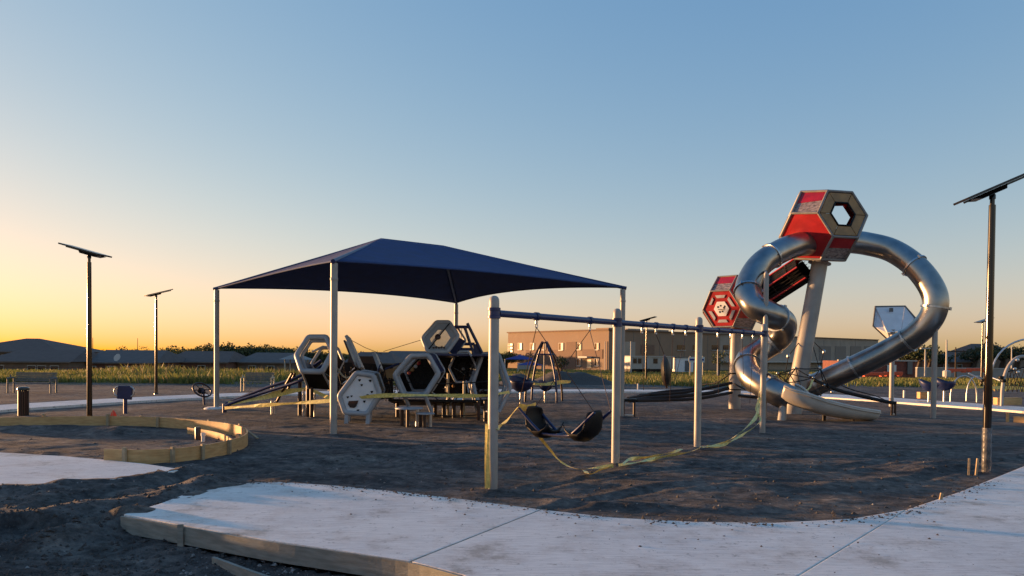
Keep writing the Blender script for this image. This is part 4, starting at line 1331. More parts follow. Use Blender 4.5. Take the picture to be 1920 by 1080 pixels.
shell(f4, b4, (0, 1, 5), ['frame', 'navy_plastic', 'navy_plastic', 'navy_plastic'])
MB().tube([D(719, 659, 20.8), D(791, 637, 20.4)], .008, 6).build('guy_rope', 'rope', play)

# navy deck tower right of the top pod
bars = [((852, 613, 21), (879, 613, 21)), ((876, 606, 21), (905, 664, 21)), ((871, 613, 21), (888, 664, 21)), ((855, 645, 21), (890, 645, 21)), ((852, 655, 20.8), (885, 655, 20.8))]
for a, b in bars: MB().tube([D(*a), D(*b)], .045, 10).build('tower_bar', 'navy', play, smooth=50)
MB().prism([D(886, 645, 21), D(897, 645, 21), D(908, 665, 21), D(890, 665, 21)], (0, .05, 0)).build('tower_panel', 'navy_plastic', play)
MB().tube([D(866, 615, 21), D(864, 643, 21)], .008, 6).build('net_rope', 'rope', play)
deck = [D(800, 662, 19.9), D(922, 664, 20.4), D(915, 669, 22.2), D(812, 668, 22)]
MB().prism(deck, (0, 0, -.06)).build('upper_deck', 'navy_plastic', play, bevel=.01)
MB().tube([D(858, 668, 20.2), D(863, 659, 20.2), D(878, 659, 20.2), D(884, 668, 20.2)], .03, 8).build('hand_loop', 'frame', play, smooth=50)
# dark inner pods
for (cx, cy, w, h, d) in ((868, 690, 26, 27, 20.9), (905, 700, 24, 32, 21.6)):
    pts = hexpts([(cx - w * .5, cy - h), (cx + w * .5, cy - h), (cx + w, cy), (cx + w * .5, cy + h), (cx - w * .5, cy + h), (cx - w, cy)], d)
    ring_frame(pts, .035); bk = hexback(pts, 1.0, .95)
    ring_frame(bk, .035, 'navy'); shell(pts, bk, (3,), ['navy_plastic', 'black']); net_in(pts); net_in(bk)
    MB().prism([p + Vector((0, .03, 0)) for p in bk], (0, .03, 0)).build('dark_fill_panel', 'black', play)  # black sheet added behind to keep the inner pod dark
MB().prism([D(800, 668, 22.2), D(925, 668, 22.2), D(930, 745, 22.2), D(798, 745, 22.2)], (0, .04, 0)).build('dark_fill_sheet', 'black', play)  # black sheet standing in for the dark mass inside the climber
# right pod
f6 = hexpts([(905, 664), (934, 662), (957, 727), (936, 772), (900, 772), (886, 720)], 20.6, [20.9, 20.8, 20.3, 20.2, 20.5, 20.8])
ring_frame(f6, .058)
f6b = [p + Vector((-.10, .15, 0)) for p in f6]
ring_frame(f6b, .03); b6 = hexback(f6, .9, .95, -.1)
ring_frame(b6, .04); shell(f6, b6, (1, 2, 3), ['navy_plastic', 'black']); net_in(b6)
# lower bed of nets and posts
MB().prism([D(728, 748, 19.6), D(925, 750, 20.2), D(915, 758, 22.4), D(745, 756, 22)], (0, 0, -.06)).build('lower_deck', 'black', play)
legs(((832, 778, 752, 20.6), (851, 780, 752, 20.4), (866, 777, 752, 20.8), (897, 787, 752, 19.6), (910, 790, 752, 19.4), (745, 778, 750, 20.6), (816, 777, 752, 21)), .05)
legs(((840, 742, 700, 21.0), (870, 742, 715, 20.7)), .035, 'bench_leg', 'inner_post')
MB().tube(sagline(D(712, 710, 19.5), D(935, 712, 20.2), .12, 14), .016, 6).build('sag_rope', 'rope', play)
MB().tube(sagline(D(800, 776, 19.6), D(930, 772, 20), .08, 12), .016, 6).build('sag_rope', 'rope', play)
# net field between the left pod and the front pods
nf = MB()
for k in range(7):
    y0 = 690 + k * 8
    nf.tube(sagline(D(628, y0, 20.6), D(742, y0 + 4, 20.2), .15, 10), .010, 5)
for k in range(9):
    x0 = 632 + k * 13
    nf.tube([D(x0, 688, 20.6), D(x0 + 14, 752, 20.0)], .010, 5); nf.tube([D(x0 + 14, 688, 20.6), D(x0, 752, 20.0)], .010, 5)
nf.build('net_field', 'rope', play)
MB().prism([D(628, 678, 21.6), D(735, 684, 21.4), D(738, 748, 21.4), D(630, 748, 21.6)], (0, .04, 0)).build('rear_panel_and_fill', 'black', play)  # black sheet added as dark fill in the gap behind the nets
MB().prism([D(655, 668, 22.0), D(706, 668, 22.0), D(718, 682, 22.0), D(650, 682, 22)], (0, .05, 0)).build('rear_panel_and_fill', 'maroon', play)
for (a, b, w, m_) in (((652, 632, 20.8), (679, 692, 20.4), .085, 'frame'), ((648, 640, 21.0), (668, 690, 20.8), .05, 'maroon'), ((703, 664, 20.8), (714, 694, 20.6), .09, 'frame')):
    MB().bar(D(*a), D(*b), w, .30, hint=(0, 1, 0)).build('edge_on_panel', m_, play, bevel=.015)
MB().tube([D(655, 636, 20.8), D(685, 652, 21.2), D(716, 664, 21.4)], .008, 6).build('guy_rope', 'rope', play)
MB().tube(catmull([D(632, 690, 20), D(642, 704, 19.8), D(652, 708, 19.8), D(668, 700, 19.6)], 5), .022, 8).build('grab_bar', 'bench_leg', play, smooth=50)
MB().tube([D(722, 692, 19.8), D(748, 682, 20.0)], .03, 8).build('grab_bar', 'navy', play, smooth=50)
MB().prism([D(722, 692, 20.2), D(745, 690, 20.2), D(742, 710, 20.2), D(724, 708, 20.2)], (0, .04, 0)).build('side_panel', 'tan', play)

rc = random.Random(3)
for k in range(46):
    x, y, d = rc.uniform(742, 925), rc.uniform(690, 752), rc.uniform(20.0, 21.8)
    q = D(x, y, d); v = Vector((rc.uniform(-1, 1), rc.uniform(-.4, .4), rc.uniform(-1, 1))).normalized() * rc.uniform(.06, .22)
    if k % 3 == 0:
        MB().lathe(q, v, [(.02, 0), (.05, .02), (.045, .06), (.01, .08)], 8).build('grip', rc.choice(['frame', 'tan', 'galv', 'navy']), play, smooth=50)
    else:
        MB().tube([q - v, q + v * .2 + Vector((0, 0, .02)), q + v], .018, 6).build('climbing_bar', rc.choice(['frame', 'galv', 'black', 'navy', 'maroon']), play, smooth=50)
for k in range(12):
    x, y, d = rc.uniform(632, 735), rc.uniform(672, 745), rc.uniform(20.0, 21.2)
    q = D(x, y, d); v = Vector((rc.uniform(-1, 1), rc.uniform(-.4, .4), rc.uniform(-1, 1))).normalized() * rc.uniform(.08, .28)
    MB().tube([q - v, q + v], .022, 6).build('climbing_bar', rc.choice(['frame', 'galv', 'maroon', 'navy', 'bench_leg']), play, smooth=50)
def step_disc(label, px, py, top, d, w, nlegs=3):
    c = D(px, top, d); g = Vector((c.x, c.y, -.12))
    t = thing('stepping_disc', label, 'step', Vector((c.x, c.y, 0)), 'round steps beside the climber')
    MB().lathe(c - Vector((0, 0, .035)), (0, 0, 1), [(w * .96, 0), (w, .008), (w, .028), (w * .96, .036)], 24).build('disc', 'frame', t, smooth=40)
    for k in range(nlegs):
        a = k * 2 * math.pi / nlegs + .5
        MB().tube([g + Vector((math.cos(a) * w * .62, math.sin(a) * w * .5, 0)), Vector((c.x + math.cos(a) * w * .62, c.y + math.sin(a) * w * .5, c.z - .03))], .042, 12).build('leg', 'maroon' if k else 'galv', t, smooth=40)
step_disc('larger round grey step on brown legs before the open pod', 767, 801, 764, 17.7, .335)
step_disc('smaller round grey step beside the larger one', 797, 803, 774, 17.6, .225)
step_disc('low grey step at the foot of the right pod', 925, 792, 770, 19.0, .20)
tape('yellow caution tape strung in front of the white panel and the pods', [[D(421, 765, 21.2), D(520, 758, 20.0), D(625, 751, 18.9), D(712, 742, 18.2), D(800, 741, 18.5), D(900, 742, 19.2), D(955, 735, 20.1)]], .085, 'tape', .35, 11)
tape('sunlit caution tape from the rail post to the left pod legs', [[D(428, 757, 21.3), D(480, 748, 21.0), D(530, 736, 20.8), D(562, 731, 20.5), D(582, 728, 20.3)], [D(588, 733, 20.2), D(604, 740, 20.0), D(626, 752, 19.6)]], .14, 'tape', .3, 12)

# ------------------------------------------------------------------ school building
def wall_quad(a, b, z0, z1): return [Vector((a.x, a.y, z0)), Vector((b.x, b.y, z0)), Vector((b.x, b.y, z1)), Vector((a.x, a.y, z1))]
BZ = -1.9
K = D(1141, 690, 170); K.z = 0
ldir, rdir2 = Vector((-.60, .80, 0)), Vector((.80, .60, 0))
Lw = 38.5; Rw = 121.0
school = thing('school_building', 'long two storey school with a sunlit brown wing behind the field', 'building', Vector((K.x, K.y, BZ)))
zt = D(1141, 619, 170).z
Lend, Rend = K + ldir * Lw, K + rdir2 * Rw
def solid(name, m, a, b, depth_dir, depth, z0, z1):
    q = [a, b, b + depth_dir * depth, a + depth_dir * depth]
    return MB().prism([Vector((p.x, p.y, z0)) for p in q], (0, 0, z1 - z0)).build(name, m, school)
solid('wing_wall', 'stucco', K, Lend, rdir2, 40, BZ - 1, zt)
solid('long_wall', 'stucco_grey', K + rdir2 * .05 + ldir * .02, Rend, ldir, Lw - 2, BZ - 1, zt - .02)
ln = Vector((-rdir2.x, -rdir2.y, 0)); rn = Vector((-ldir.x, -ldir.y, 0))
def on_wing(s, z, off=0): return K + ldir * s + ln * off + Vector((0, 0, z))
def on_long(s, z, off=0): return K + rdir2 * s + rn * off + Vector((0, 0, z))
def col_s(px, at, dirv):                          # distance along a wall that shows at this column
    k = (px - 960) / FPX
    return (k * at.y - at.x) / (dirv.x - k * dirv.y)
def zpix(py, px, s, dirv):
    p = K + dirv * s
    return D(px, py, p.y).z
# parapet and plinth
MB().bar(on_wing(-.2, zt + .12, .12), on_wing(Lw + .2, zt + .12, .12), .5, .3, hint=(0, 0, 1)).build('parapet', 'stucco_dark', school)
MB().prism([on_wing(0, zt - .2, .1), on_wing(4.2, zt - .2, .1), on_wing(4.2, zt - .2, -4), on_wing(0, zt - .2, -4)], (0, 0, .75)).build('parapet_block', 'stucco', school)
MB().bar(on_long(0, zt + .1, .12), on_long(Rw, zt + .1, .12), .5, .25, hint=(0, 0, 1)).build('parapet', 'stucco_dark', school)
for a, b in ((6, 20), (31, 44)):
    MB().prism([on_long(a, zt, .1), on_long(b, zt, .1), on_long(b, zt, -5), on_long(a, zt, -5)], (0, 0, .55)).build('parapet_block', 'stucco_grey', school)
# brick bands of the wing
for p0, p1, y0, y1 in ((986, 1040, 656, 690), (1062, 1080, 641, 690), (1092, 1130, 655, 672), (1040, 1062, 656, 691)):
    s0, s1 = col_s(p0, K, ldir), col_s(p1, K, ldir)
    z0, z1 = zpix(y1, p0, s0, ldir), zpix(y0, p0, s0, ldir)
    MB().prism([on_wing(s0, z0, .02), on_wing(s1, z0, .02), on_wing(s1, z1, .02), on_wing(s0, z1, .02)], ln * .10).build('brick_band', 'stucco_dark', school)
def wing_window(px, py0, py1, wpx, lit=True):
    s0, s1 = col_s(px - wpx / 2, K, ldir), col_s(px + wpx / 2, K, ldir)
    z0, z1 = zpix(py1, px, s0, ldir), zpix(py0, px, s0, ldir)
    w = MB().prism([on_wing(s0, z0, .05), on_wing(s1, z0, .05), on_wing(s1, z1, .05), on_wing(s0, z1, .05)], ln * .10).build('window', 'trim', school)
    for k in range(2):
        a, b = s0 + (s1 - s0) * (.06 + .48 * k), s0 + (s1 - s0) * (.46 + .48 * k)
        MB().prism([on_wing(a, z0 + .12, .152), on_wing(b, z0 + .12, .152), on_wing(b, z1 - .1, .152), on_wing(a, z1 - .1, .152)], ln * .02).build('pane', 'glass_lit' if (k == 1) == lit else 'glass', w)
    MB().bar(on_wing(s0 - .1, z0 - .06, .2), on_wing(s1 + .1, z0 - .06, .2), .3, .12, hint=(0, 0, 1)).build('sill', 'trim', w)
for px in (975, 998, 1086, 1119): wing_window(px, 643, 656, 8)
wing_window(1052, 643, 657, 9); wing_window(1020, 643, 656, 7)
for px in (1086, 1119): wing_window(px, 672, 686, 8)
wing_window(1052, 672, 686, 8, False)
for k in range(4): wing_window(957, 644 + k * 6.2, 648.4 + k * 6.2, 9)
s0, s1 = col_s(1093, K, ldir), col_s(1110, K, ldir)
MB().prism([on_wing(s0, zpix(671, 1100, s0, ldir), .1), on_wing(s1, zpix(671, 1100, s0, ldir), .1), on_wing(s1, zpix(668, 1100, s0, ldir), .1), on_wing(s0, zpix(668, 1100, s0, ldir), .1)], ln * 1.6).build('door_canopy', 'trim', school)
s0, s1 = col_s(1101, K, ldir), col_s(1109, K, ldir)
dz0, dz1 = zpix(690, 1105, s0, ldir), zpix(674, 1105, s0, ldir)
MB().prism([on_wing(s0, dz0, .05), on_wing(s1, dz0, .05), on_wing(s1, dz1, .05), on_wing(s0, dz1, .05)], ln * .08).build('door', 'bench_leg', school)
for k, (sx, q_, w_, h_) in enumerate(((12, 14, 3.0, .9), (26, 12, 2.2, 1.1), (48, 13, 3.4, .8), (70, 12, 2.6, 1.0))):
    p = K + rdir2 * sx + ldir * q_
    MB().box(Vector((p.x, p.y, zt + h_ / 2)), (w_, w_ * .7, h_), Matrix.Rotation(math.atan2(.6, .8), 3, 'Z')).build('roof_unit', 'grey_wall', school, bevel=.05)
for sx in range(8, 110, 9):
    MB().bar(on_long(sx, BZ, .01), on_long(sx, zt - .3, .01), .10, .06, hint=rn).build('wall_joint', 'bench', school)
# shaded long wall
for px, wpx in ((1276, 14), (1303, 9), (1340, 12), (1360, 10)):
    s0, s1 = col_s(px - wpx / 2, K, rdir2), col_s(px + wpx / 2, K, rdir2)
    z0, z1 = zpix(656, px, s0, rdir2), zpix(647, px, s0, rdir2)
    w = MB().prism([on_long(s0, z0, .03), on_long(s1, z0, .03), on_long(s1, z1, .03), on_long(s0, z1, .03)], rn * .08).build('window', 'glass', school)
    MB().bar(on_long(s0 - .2, z0 - .1, .15), on_long(s1 + .2, z0 - .1, .15), .3, .15, hint=(0, 0, 1)).build('sill', 'trim', w)
for px, wpx in ((1546, 22), (1575, 20), (1604, 20), (1626, 12)):
    s0, s1 = col_s(px - wpx / 2, K, rdir2), col_s(px + wpx / 2, K, rdir2)
    z0, z1 = zpix(676, px, s0, rdir2), zpix(649, px, s0, rdir2)
    MB().prism([on_long(s0, z0, .03), on_long(s1, z0, .03), on_long(s1, z1, .03), on_long(s0, z1, .03)], rn * .08).build('wall_bay', 'bench', school)
for p0, p1, y0, y1, m_ in ((1201, 1226, 646, 664, 'stucco_dark'), (1150, 1190, 640, 692, 'stucco_pale'), (1440, 1520, 640, 692, 'stucco_pale')):
    s0, s1 = col_s(p0, K, rdir2), col_s(p1, K, rdir2)
    z0, z1 = zpix(y1, p0, s0, rdir2), zpix(y0, p0, s0, rdir2)
    MB().prism([on_long(s0, z0, .02), on_long(s1, z0, .02), on_long(s1, z1, .02), on_long(s0, z1, .02)], rn * .12).build('wall_band', m_, school)
s0, s1 = col_s(1350, K, rdir2), col_s(1620, K, rdir2)
MB().bar(on_long(s0, zpix(678, 1450, (s0 + s1) / 2, rdir2), 1.0), on_long(s1, zpix(678, 1450, (s0 + s1) / 2, rdir2), 1.0), 2.0, .35, hint=(0, 0, 1)).build('walk_canopy', 'trim', school)
q = on_long(.6, 0, 0)
dp = on_wing(col_s(1136, K, ldir), 0, .3)
MB().tube([Vector((dp.x, dp.y, BZ)), Vector((dp.x, dp.y, zpix(640, 1136, 1, ldir)))], .09, 8).build('downpipe', 'trim', school)

# ------------------------------------------------------------------ things between the field and the school
def gl(px, d, py=None):
    p = D(px, py if py else 700, d); p.z = float(large_scale(np.array([p.x]), np.array([p.y]))[0]); return p
def small_sail(label, px, py, d, w, h):
    c = D(px, py, d); base = float(large_scale(np.array([c.x]), np.array([c.y]))[0])
    t = thing('shade_sail', label, 'canopy', Vector((c.x, c.y, base)), 'small blue shades by the school')
    cs = [c + Vector((sx * w, sy * w, 0)) for sx, sy in ((-1, -1), (1, -1), (1, 1), (-1, 1))]
    ap = c + Vector((0, 0, h))
    for i in range(4):
        MB().prism([cs[i], cs[(i + 1) % 4], ap], (0, 0, -.05)).build('fabric_panel', 'blue_sail', t)
        MB().tube([Vector((cs[i].x, cs[i].y, base - .3)), cs[i]], .10, 8).build('post', 'column', t)
small_sail('upper small blue hip shade by the left end of the school', 975, 673.5, 140, 2.8, .85)
small_sail('lower small blue hip shade beside the arch climber', 994, 684, 128, 2.1, .6)
bx = gl(987, 134)
o = thing('white_kiosk', 'low white block under the small blue shades', 'kiosk', bx)
MB().box(D(985, 687, 134), (2.6, 1.5, 1.0)).build('counter', 'white_paint', o, bevel=.05)
MB().box(D(985, 681.5, 134), (3.0, 1.9, .14)).build('counter_top', 'trim', o, bevel=.03)

tr = thing('site_trailer', 'white site office trailer in front of the grey school wall', 'trailer', gl(1215, 132))
a, b = D(1183, 692, 132), D(1262, 692, 136)
d_ = (b - a); d_.z = 0; L_ = d_.length; d_.normalize(); nn = Vector((d_.y, -d_.x, 0))
zb, zt2 = D(1183, 692, 132).z, D(1183, 669, 132).z
MB().prism([Vector((p.x, p.y, zb)) for p in (a, b, b - nn * 3, a - nn * 3)], (0, 0, zt2 - zb)).build('body', 'white_paint', tr, bevel=.05)
MB().prism([Vector((p.x, p.y, zt2 + .02)) for p in (a + nn * .15 - d_ * .15, b + nn * .15 + d_ * .15, b - nn * 3.15 + d_ * .15, a - nn * 3.15 - d_ * .15)], (0, 0, .14)).build('roof', 'trim', tr)
for s0, s1, m_ in ((.05, .13, 'glass'), (.16, .24, 'glass'), (.52, .62, 'glass')):
    p, q = a.lerp(b, s0), a.lerp(b, s1)
    w = MB().prism([Vector((p.x, p.y, zb + 1.0)) + nn * .02, Vector((q.x, q.y, zb + 1.0)) + nn * .02, Vector((q.x, q.y, zb + 1.9)) + nn * .02, Vector((p.x, p.y, zb + 1.9)) + nn * .02], nn * .05).build('window', m_, tr)
p, q = a.lerp(b, .30), a.lerp(b, .40)
MB().prism([Vector((p.x, p.y, zb + .1)) + nn * .02, Vector((q.x, q.y, zb + .1)) + nn * .02, Vector((q.x, q.y, zb + 2.0)) + nn * .02, Vector((p.x, p.y, zb + 2.0)) + nn * .02], nn * .05).build('door', 'frame', tr)
MB().prism([Vector((p_.x, p_.y, zb - .6)) - nn * .3 for p_ in (a, b, b - nn * 2, a - nn * 2)], (0, 0, .6)).build('undercarriage', 'black', tr)
for s0 in (.3, .42):
    p = a.lerp(b, s0) + nn * .05
    MB().lathe(Vector((p.x, p.y, zb - .35)), nn, [(.42, -.12), (.45, 0), (.42, .12), (.2, .13)], 16).build('wheel', 'black', tr, smooth=40)
sh = thing('equipment_shed', 'grey shed standing right of the white trailer', 'shed', gl(1285, 138))
c = D(1280, 684, 138)
MB().box(c, (3.2, 3, 2.6)).build('body', 'frame_white', sh, bevel=.03)
MB().box(c + Vector((0, 0, 1.38)), (3.6, 3.4, .15)).build('roof', 'bench', sh)
MB().box(c + Vector((.5, -1.52, -.2)), (.9, .05, 2.0)).build('door', 'bench', sh)
sg = thing('notice_board', 'small blue and white notice board on two legs in the field', 'sign', gl(1306, 95))
c = D(1306, 681, 95)
for s in (-.8, .8): MB().tube([Vector((c.x + s, c.y, gl(1306, 95).z - .2)), c + Vector((s, 0, .9))], .05, 8).build('leg', 'column', sg)
MB().box(c + Vector((0, -.06, .45)), (2.0, .06, .7)).build('board', 'sign', sg)
MB().box(c + Vector((0, -.10, .45)), (1.8, .03, .22)).build('blue_band', 'blue_sail', sg)

# heap of soil beyond the path
hp = D(1075, 716, 45)
b = MB(); rows = []
for i in range(25):
    row = []
    for j in range(41):
        x, y = (j / 40 - .5) * 9.0, (i / 24 - .5) * 5.0
        z = .80 * math.exp(-((x + 1.0) / 1.5) ** 2 - (y / 1.5) ** 2) + .48 * math.exp(-((x - 1.0) / 1.7) ** 2 - (y / 1.4) ** 2)
        z *= 1 + .22 * float(fbm(np.array([x + 20]), np.array([y + 7]), .9, 4, 8)[0])
        row.append(Vector((hp.x + x, hp.y + y, z - .12)))
    rows.append(row)
o = b.grid(rows).build('soil_heap', 'clod', smooth=60)
tag(o, 'dark heap of soil beyond the path in front of the school', 'heap')
hp2 = D(975, 724, 42); rows = []
for i in range(21):
    row = []
    for j in range(31):
        x, y = (j / 30 - .5) * 5.6, (i / 20 - .5) * 4.0
        z = .75 * math.exp(-(x / 1.2) ** 2 - (y / 1.0) ** 2) * (1 + .3 * float(fbm(np.array([x + 50]), np.array([y + 3]), 1.1, 4, 9)[0]))
        row.append(Vector((hp2.x + x, hp2.y + y, z - .12)))
    rows.append(row)
tag(MB().grid(rows).build('soil_heap', 'clod', smooth=60), 'lower dark soil heap behind the arch climber', 'heap')

# ------------------------------------------------------------------ trees and grass
def leaf_cloud(lobes, n, size, seed):
    r = np.random.default_rng(seed)
    V, Fc, MI = [], [], []
    vol = np.array([l[1][0] * l[1][1] * l[1][2] for l in lobes]); pr = vol / vol.sum()
    for k in range(n):
        c, rad = lobes[r.choice(len(lobes), p=pr)]
        d = r.normal(size=3); d /= np.linalg.norm(d)
        d *= r.random() ** .38
        p = np.array(c) + d * np.array(rad) * r.uniform(.85, 1.08)
        u = r.normal(size=3); u /= np.linalg.norm(u); w = np.cross(u, r.normal(size=3)); w /= np.linalg.norm(w) + 1e-9
        s = size * r.uniform(.6, 1.4)
        i = len(V)
        V += [tuple(p - u * s), tuple(p + w * s * .6), tuple(p + u * s), tuple(p - w * s * .6)]
        Fc.append((i, i + 1, i + 2, i + 3))
    b = MB(); b.v, b.f, b.mi = V, Fc, [0] * len(Fc)
    return b
def tree(label, px, py_base, d, w, h, m='leaf', n=420, seed=0, cat='tree', group=None, trunk=True, name='tree', size=None):
    g = D(px, py_base, d)
    t = thing(name, label, cat, g, group)
    r = random.Random(seed)
    th = h * (.30 if trunk else .08)
    MB().tube([g - Vector((0, 0, .4)), g + Vector((.05 * w, 0, th)), g + Vector((0, 0, h * .6))], [w * .06 + .05, w * .045 + .03, w * .02], 7).build('trunk', 'bark', t, smooth=50)
    for k in range(3):
        a = k * 2.1 + r.random()
        MB().tube([g + Vector((0, 0, th * .9)), g + Vector((math.cos(a) * w * .28, math.sin(a) * w * .28, h * .62))], [w * .025 + .02, w * .012], 6).build('limb', 'bark', t)
    lobes = []
    for k in range(8):
        a = r.random() * 6.28; rr = r.random() ** .5 * w * .42
        z = th + (h - th) * (.30 + .45 * r.random())
        s = min(w * .22, (h - th) * .34) * (.7 + .6 * r.random())
        lobes.append(((g.x + math.cos(a) * rr, g.y + math.sin(a) * rr, g.z + z), (s, s, s * .8)))
    lobes.append(((g.x, g.y, g.z + th + (h - th) * .40), (w * .44, w * .44, (h - th) * .40)))
    leaf_cloud(lobes, n, size if size else max(.12, w * .045), seed + 100).build('crown', m, t, fix=False)
    return t
# small dark tree before the school
tree('small dark tree left of the school door', 1051, 700, 110, 3.2, 2.6, 'leaf_dark', 500, 1)
tree('young thin tree in the field right of the third swing post', 1347, 700, 90, 2.2, 3.0, 'leaf', 260, 2)

TL = 'tree line beyond the houses'
spots = [(88, 649, 210, 12), (122, 648, 220, 14), (150, 650, 215, 12), (200, 648, 230, 16), (240, 647, 225, 14), (262, 650, 240, 13), (310, 648, 190, 13), (335, 644, 170, 13), (362, 646, 165, 12),
         (388, 645, 160, 12), (418, 641, 150, 11), (440, 638, 148, 12), (466, 643, 150, 12), (492, 641, 155, 12), (520, 644, 150, 12), (548, 646, 155, 13), (590, 654, 160, 13), (640, 656, 170, 14),
         (690, 657, 175, 14), (735, 658, 180, 14), (775, 658, 180, 13), (905, 656, 190, 12), (925, 654, 190, 11), (945, 657, 195, 11)]
nouns = ['leftmost low tree on the skyline beside the big hipped roof', 'wide low tree on the skyline right of the hipped roof', 'low tree on the skyline just left of the first solar lamp', 'broad tree on the skyline right of the first solar lamp',
         'tree on the skyline between the first two solar lamps', 'small tree on the skyline left of the second solar lamp', 'tree on the skyline just right of the second solar lamp', 'second skyline tree right of the second solar lamp', 'third skyline tree right of the second solar lamp',
         'skyline tree just left of the far left canopy post', 'skyline tree just right of the far left canopy post', 'second skyline tree right of the far left canopy post', 'third skyline tree right of the far left canopy post', 'skyline tree above the left bench',
         'skyline tree right of the left bench', 'skyline tree just left of the left hexagon ring', 'skyline tree seen through the left hexagon ring', 'skyline tree right of the near canopy post', 'skyline tree above the white hexagon panel', 'skyline tree left of the guy rope',
         'skyline tree just left of the top hexagon window', 'skyline tree right of the navy climbing tower', 'skyline tree just left of the nearest swing post', 'skyline tree between the nearest swing post and the school']
for i, ((px, pt, d, w), lab) in enumerate(zip(spots, nouns)):
    tree(lab, px, 692, d, w, (692 - pt) * d / FPX * .95, 'leaf' if i % 3 else 'leaf_dark', 2200, 20 + i, group=TL, size=.22)
rt = [(1703, 690, 120, 5.5, 3.4), (1722, 690, 118, 6.5, 4.0), (1742, 690, 122, 6.0, 3.6), (1762, 690, 150, 5, 3.0), (1825, 686, 150, 8, 3.6), (1852, 686, 155, 9, 4.2), (1878, 687, 150, 9, 4.6), (1905, 688, 145, 9, 4.4), (1930, 688, 140, 9, 4.2)]
rn_ = ['tree at the right end of the school behind the slide', 'fullest tree behind the arched slide pole', 'tree just left of the right slide support pole', 'low tree right of the right slide support pole', 'tree left of the far right lamp', 'tree behind the right foreground lamp',
       'tree right of the right foreground lamp', 'tree behind the steel arch climber', 'tree at the right picture edge']
for i, ((px, py, d, w, h), lab) in enumerate(zip(rt, rn_)):
    tree(lab, px, py, d, w, h, 'leaf' if i % 2 else 'leaf_dark', 800, 60 + i, group='trees at the right', size=.22)

def grass_field():
    r = np.random.default_rng(5)
    n = 155000
    d = 40 + 125 * r.random(n) ** 1.7
    px = r.uniform(-300, 2220, n)
    x = (px - 960) / FPX * d; y = d
    lim = np.minimum(45 + .28 * x, 49) + 6 * fbm(x, y, .22, 3, 77) + r.normal(0, 1.6, n)
    left = np.clip((-x - 6) / 10, 0, 1) * np.clip(1 - (y - 62) / 22, 0, 1) * np.clip((px - 130) / 160, 0, 1) * np.clip((640 - px) / 150, 0, 1)
    patch = vnoise(x, y, .12, 88) * .5 + .5
    hgt = (.16 + .16 * r.random(n)) * (1 + .5 * patch) + left * (.10 + .62 * r.random(n) ** 1.8) * (.1 + 1.3 * patch)
    ok = (y > lim) & (r.random(n) < .25 + 1.1 * (vnoise(x, y, .35, 91) * .5 + .5))
    z = large_scale(x, y)
    clump = r.normal(0, .12, (n, 2))
    V = np.zeros((n, 4, 3)); wv = .022 + .0007 * d
    ang = r.uniform(0, math.pi, n); lean = r.normal(0, .28, (n, 2)) * hgt[:, None]
    cx, sx_ = np.cos(ang) * wv, np.sin(ang) * wv
    V[:, 0] = np.stack([x - cx, y - sx_, z - .05], -1); V[:, 1] = np.stack([x + cx, y + sx_, z - .05], -1)
    V[:, 2] = np.stack([x + cx * .5 + lean[:, 0] * .5, y + sx_ * .5 + lean[:, 1] * .5, z + hgt * .62], -1)
    V[:, 3] = np.stack([x + lean[:, 0], y + lean[:, 1], z + hgt], -1)
    V = V[ok]; m_ = len(V)
    b = MB(); b.v = V.reshape(-1, 3).tolist()
    b.f = [(i * 4, i * 4 + 1, i * 4 + 2, i * 4 + 3) for i in range(m_)]
    pr = r.random(m_) + .35 * (patch[ok] - .5)
    b.mi = np.where(pr < .50, 0, np.where(pr < .86, 2, 1)).tolist()
    o = b.build('field_grass', ['grass', 'grass_dry', 'grass_olive'], origin=(0, 0, 0), fix=False)
    o['kind'] = 'stuff'; o['label'] = 'yellow green field grass and tall weeds beyond the loop path'
grass_field()

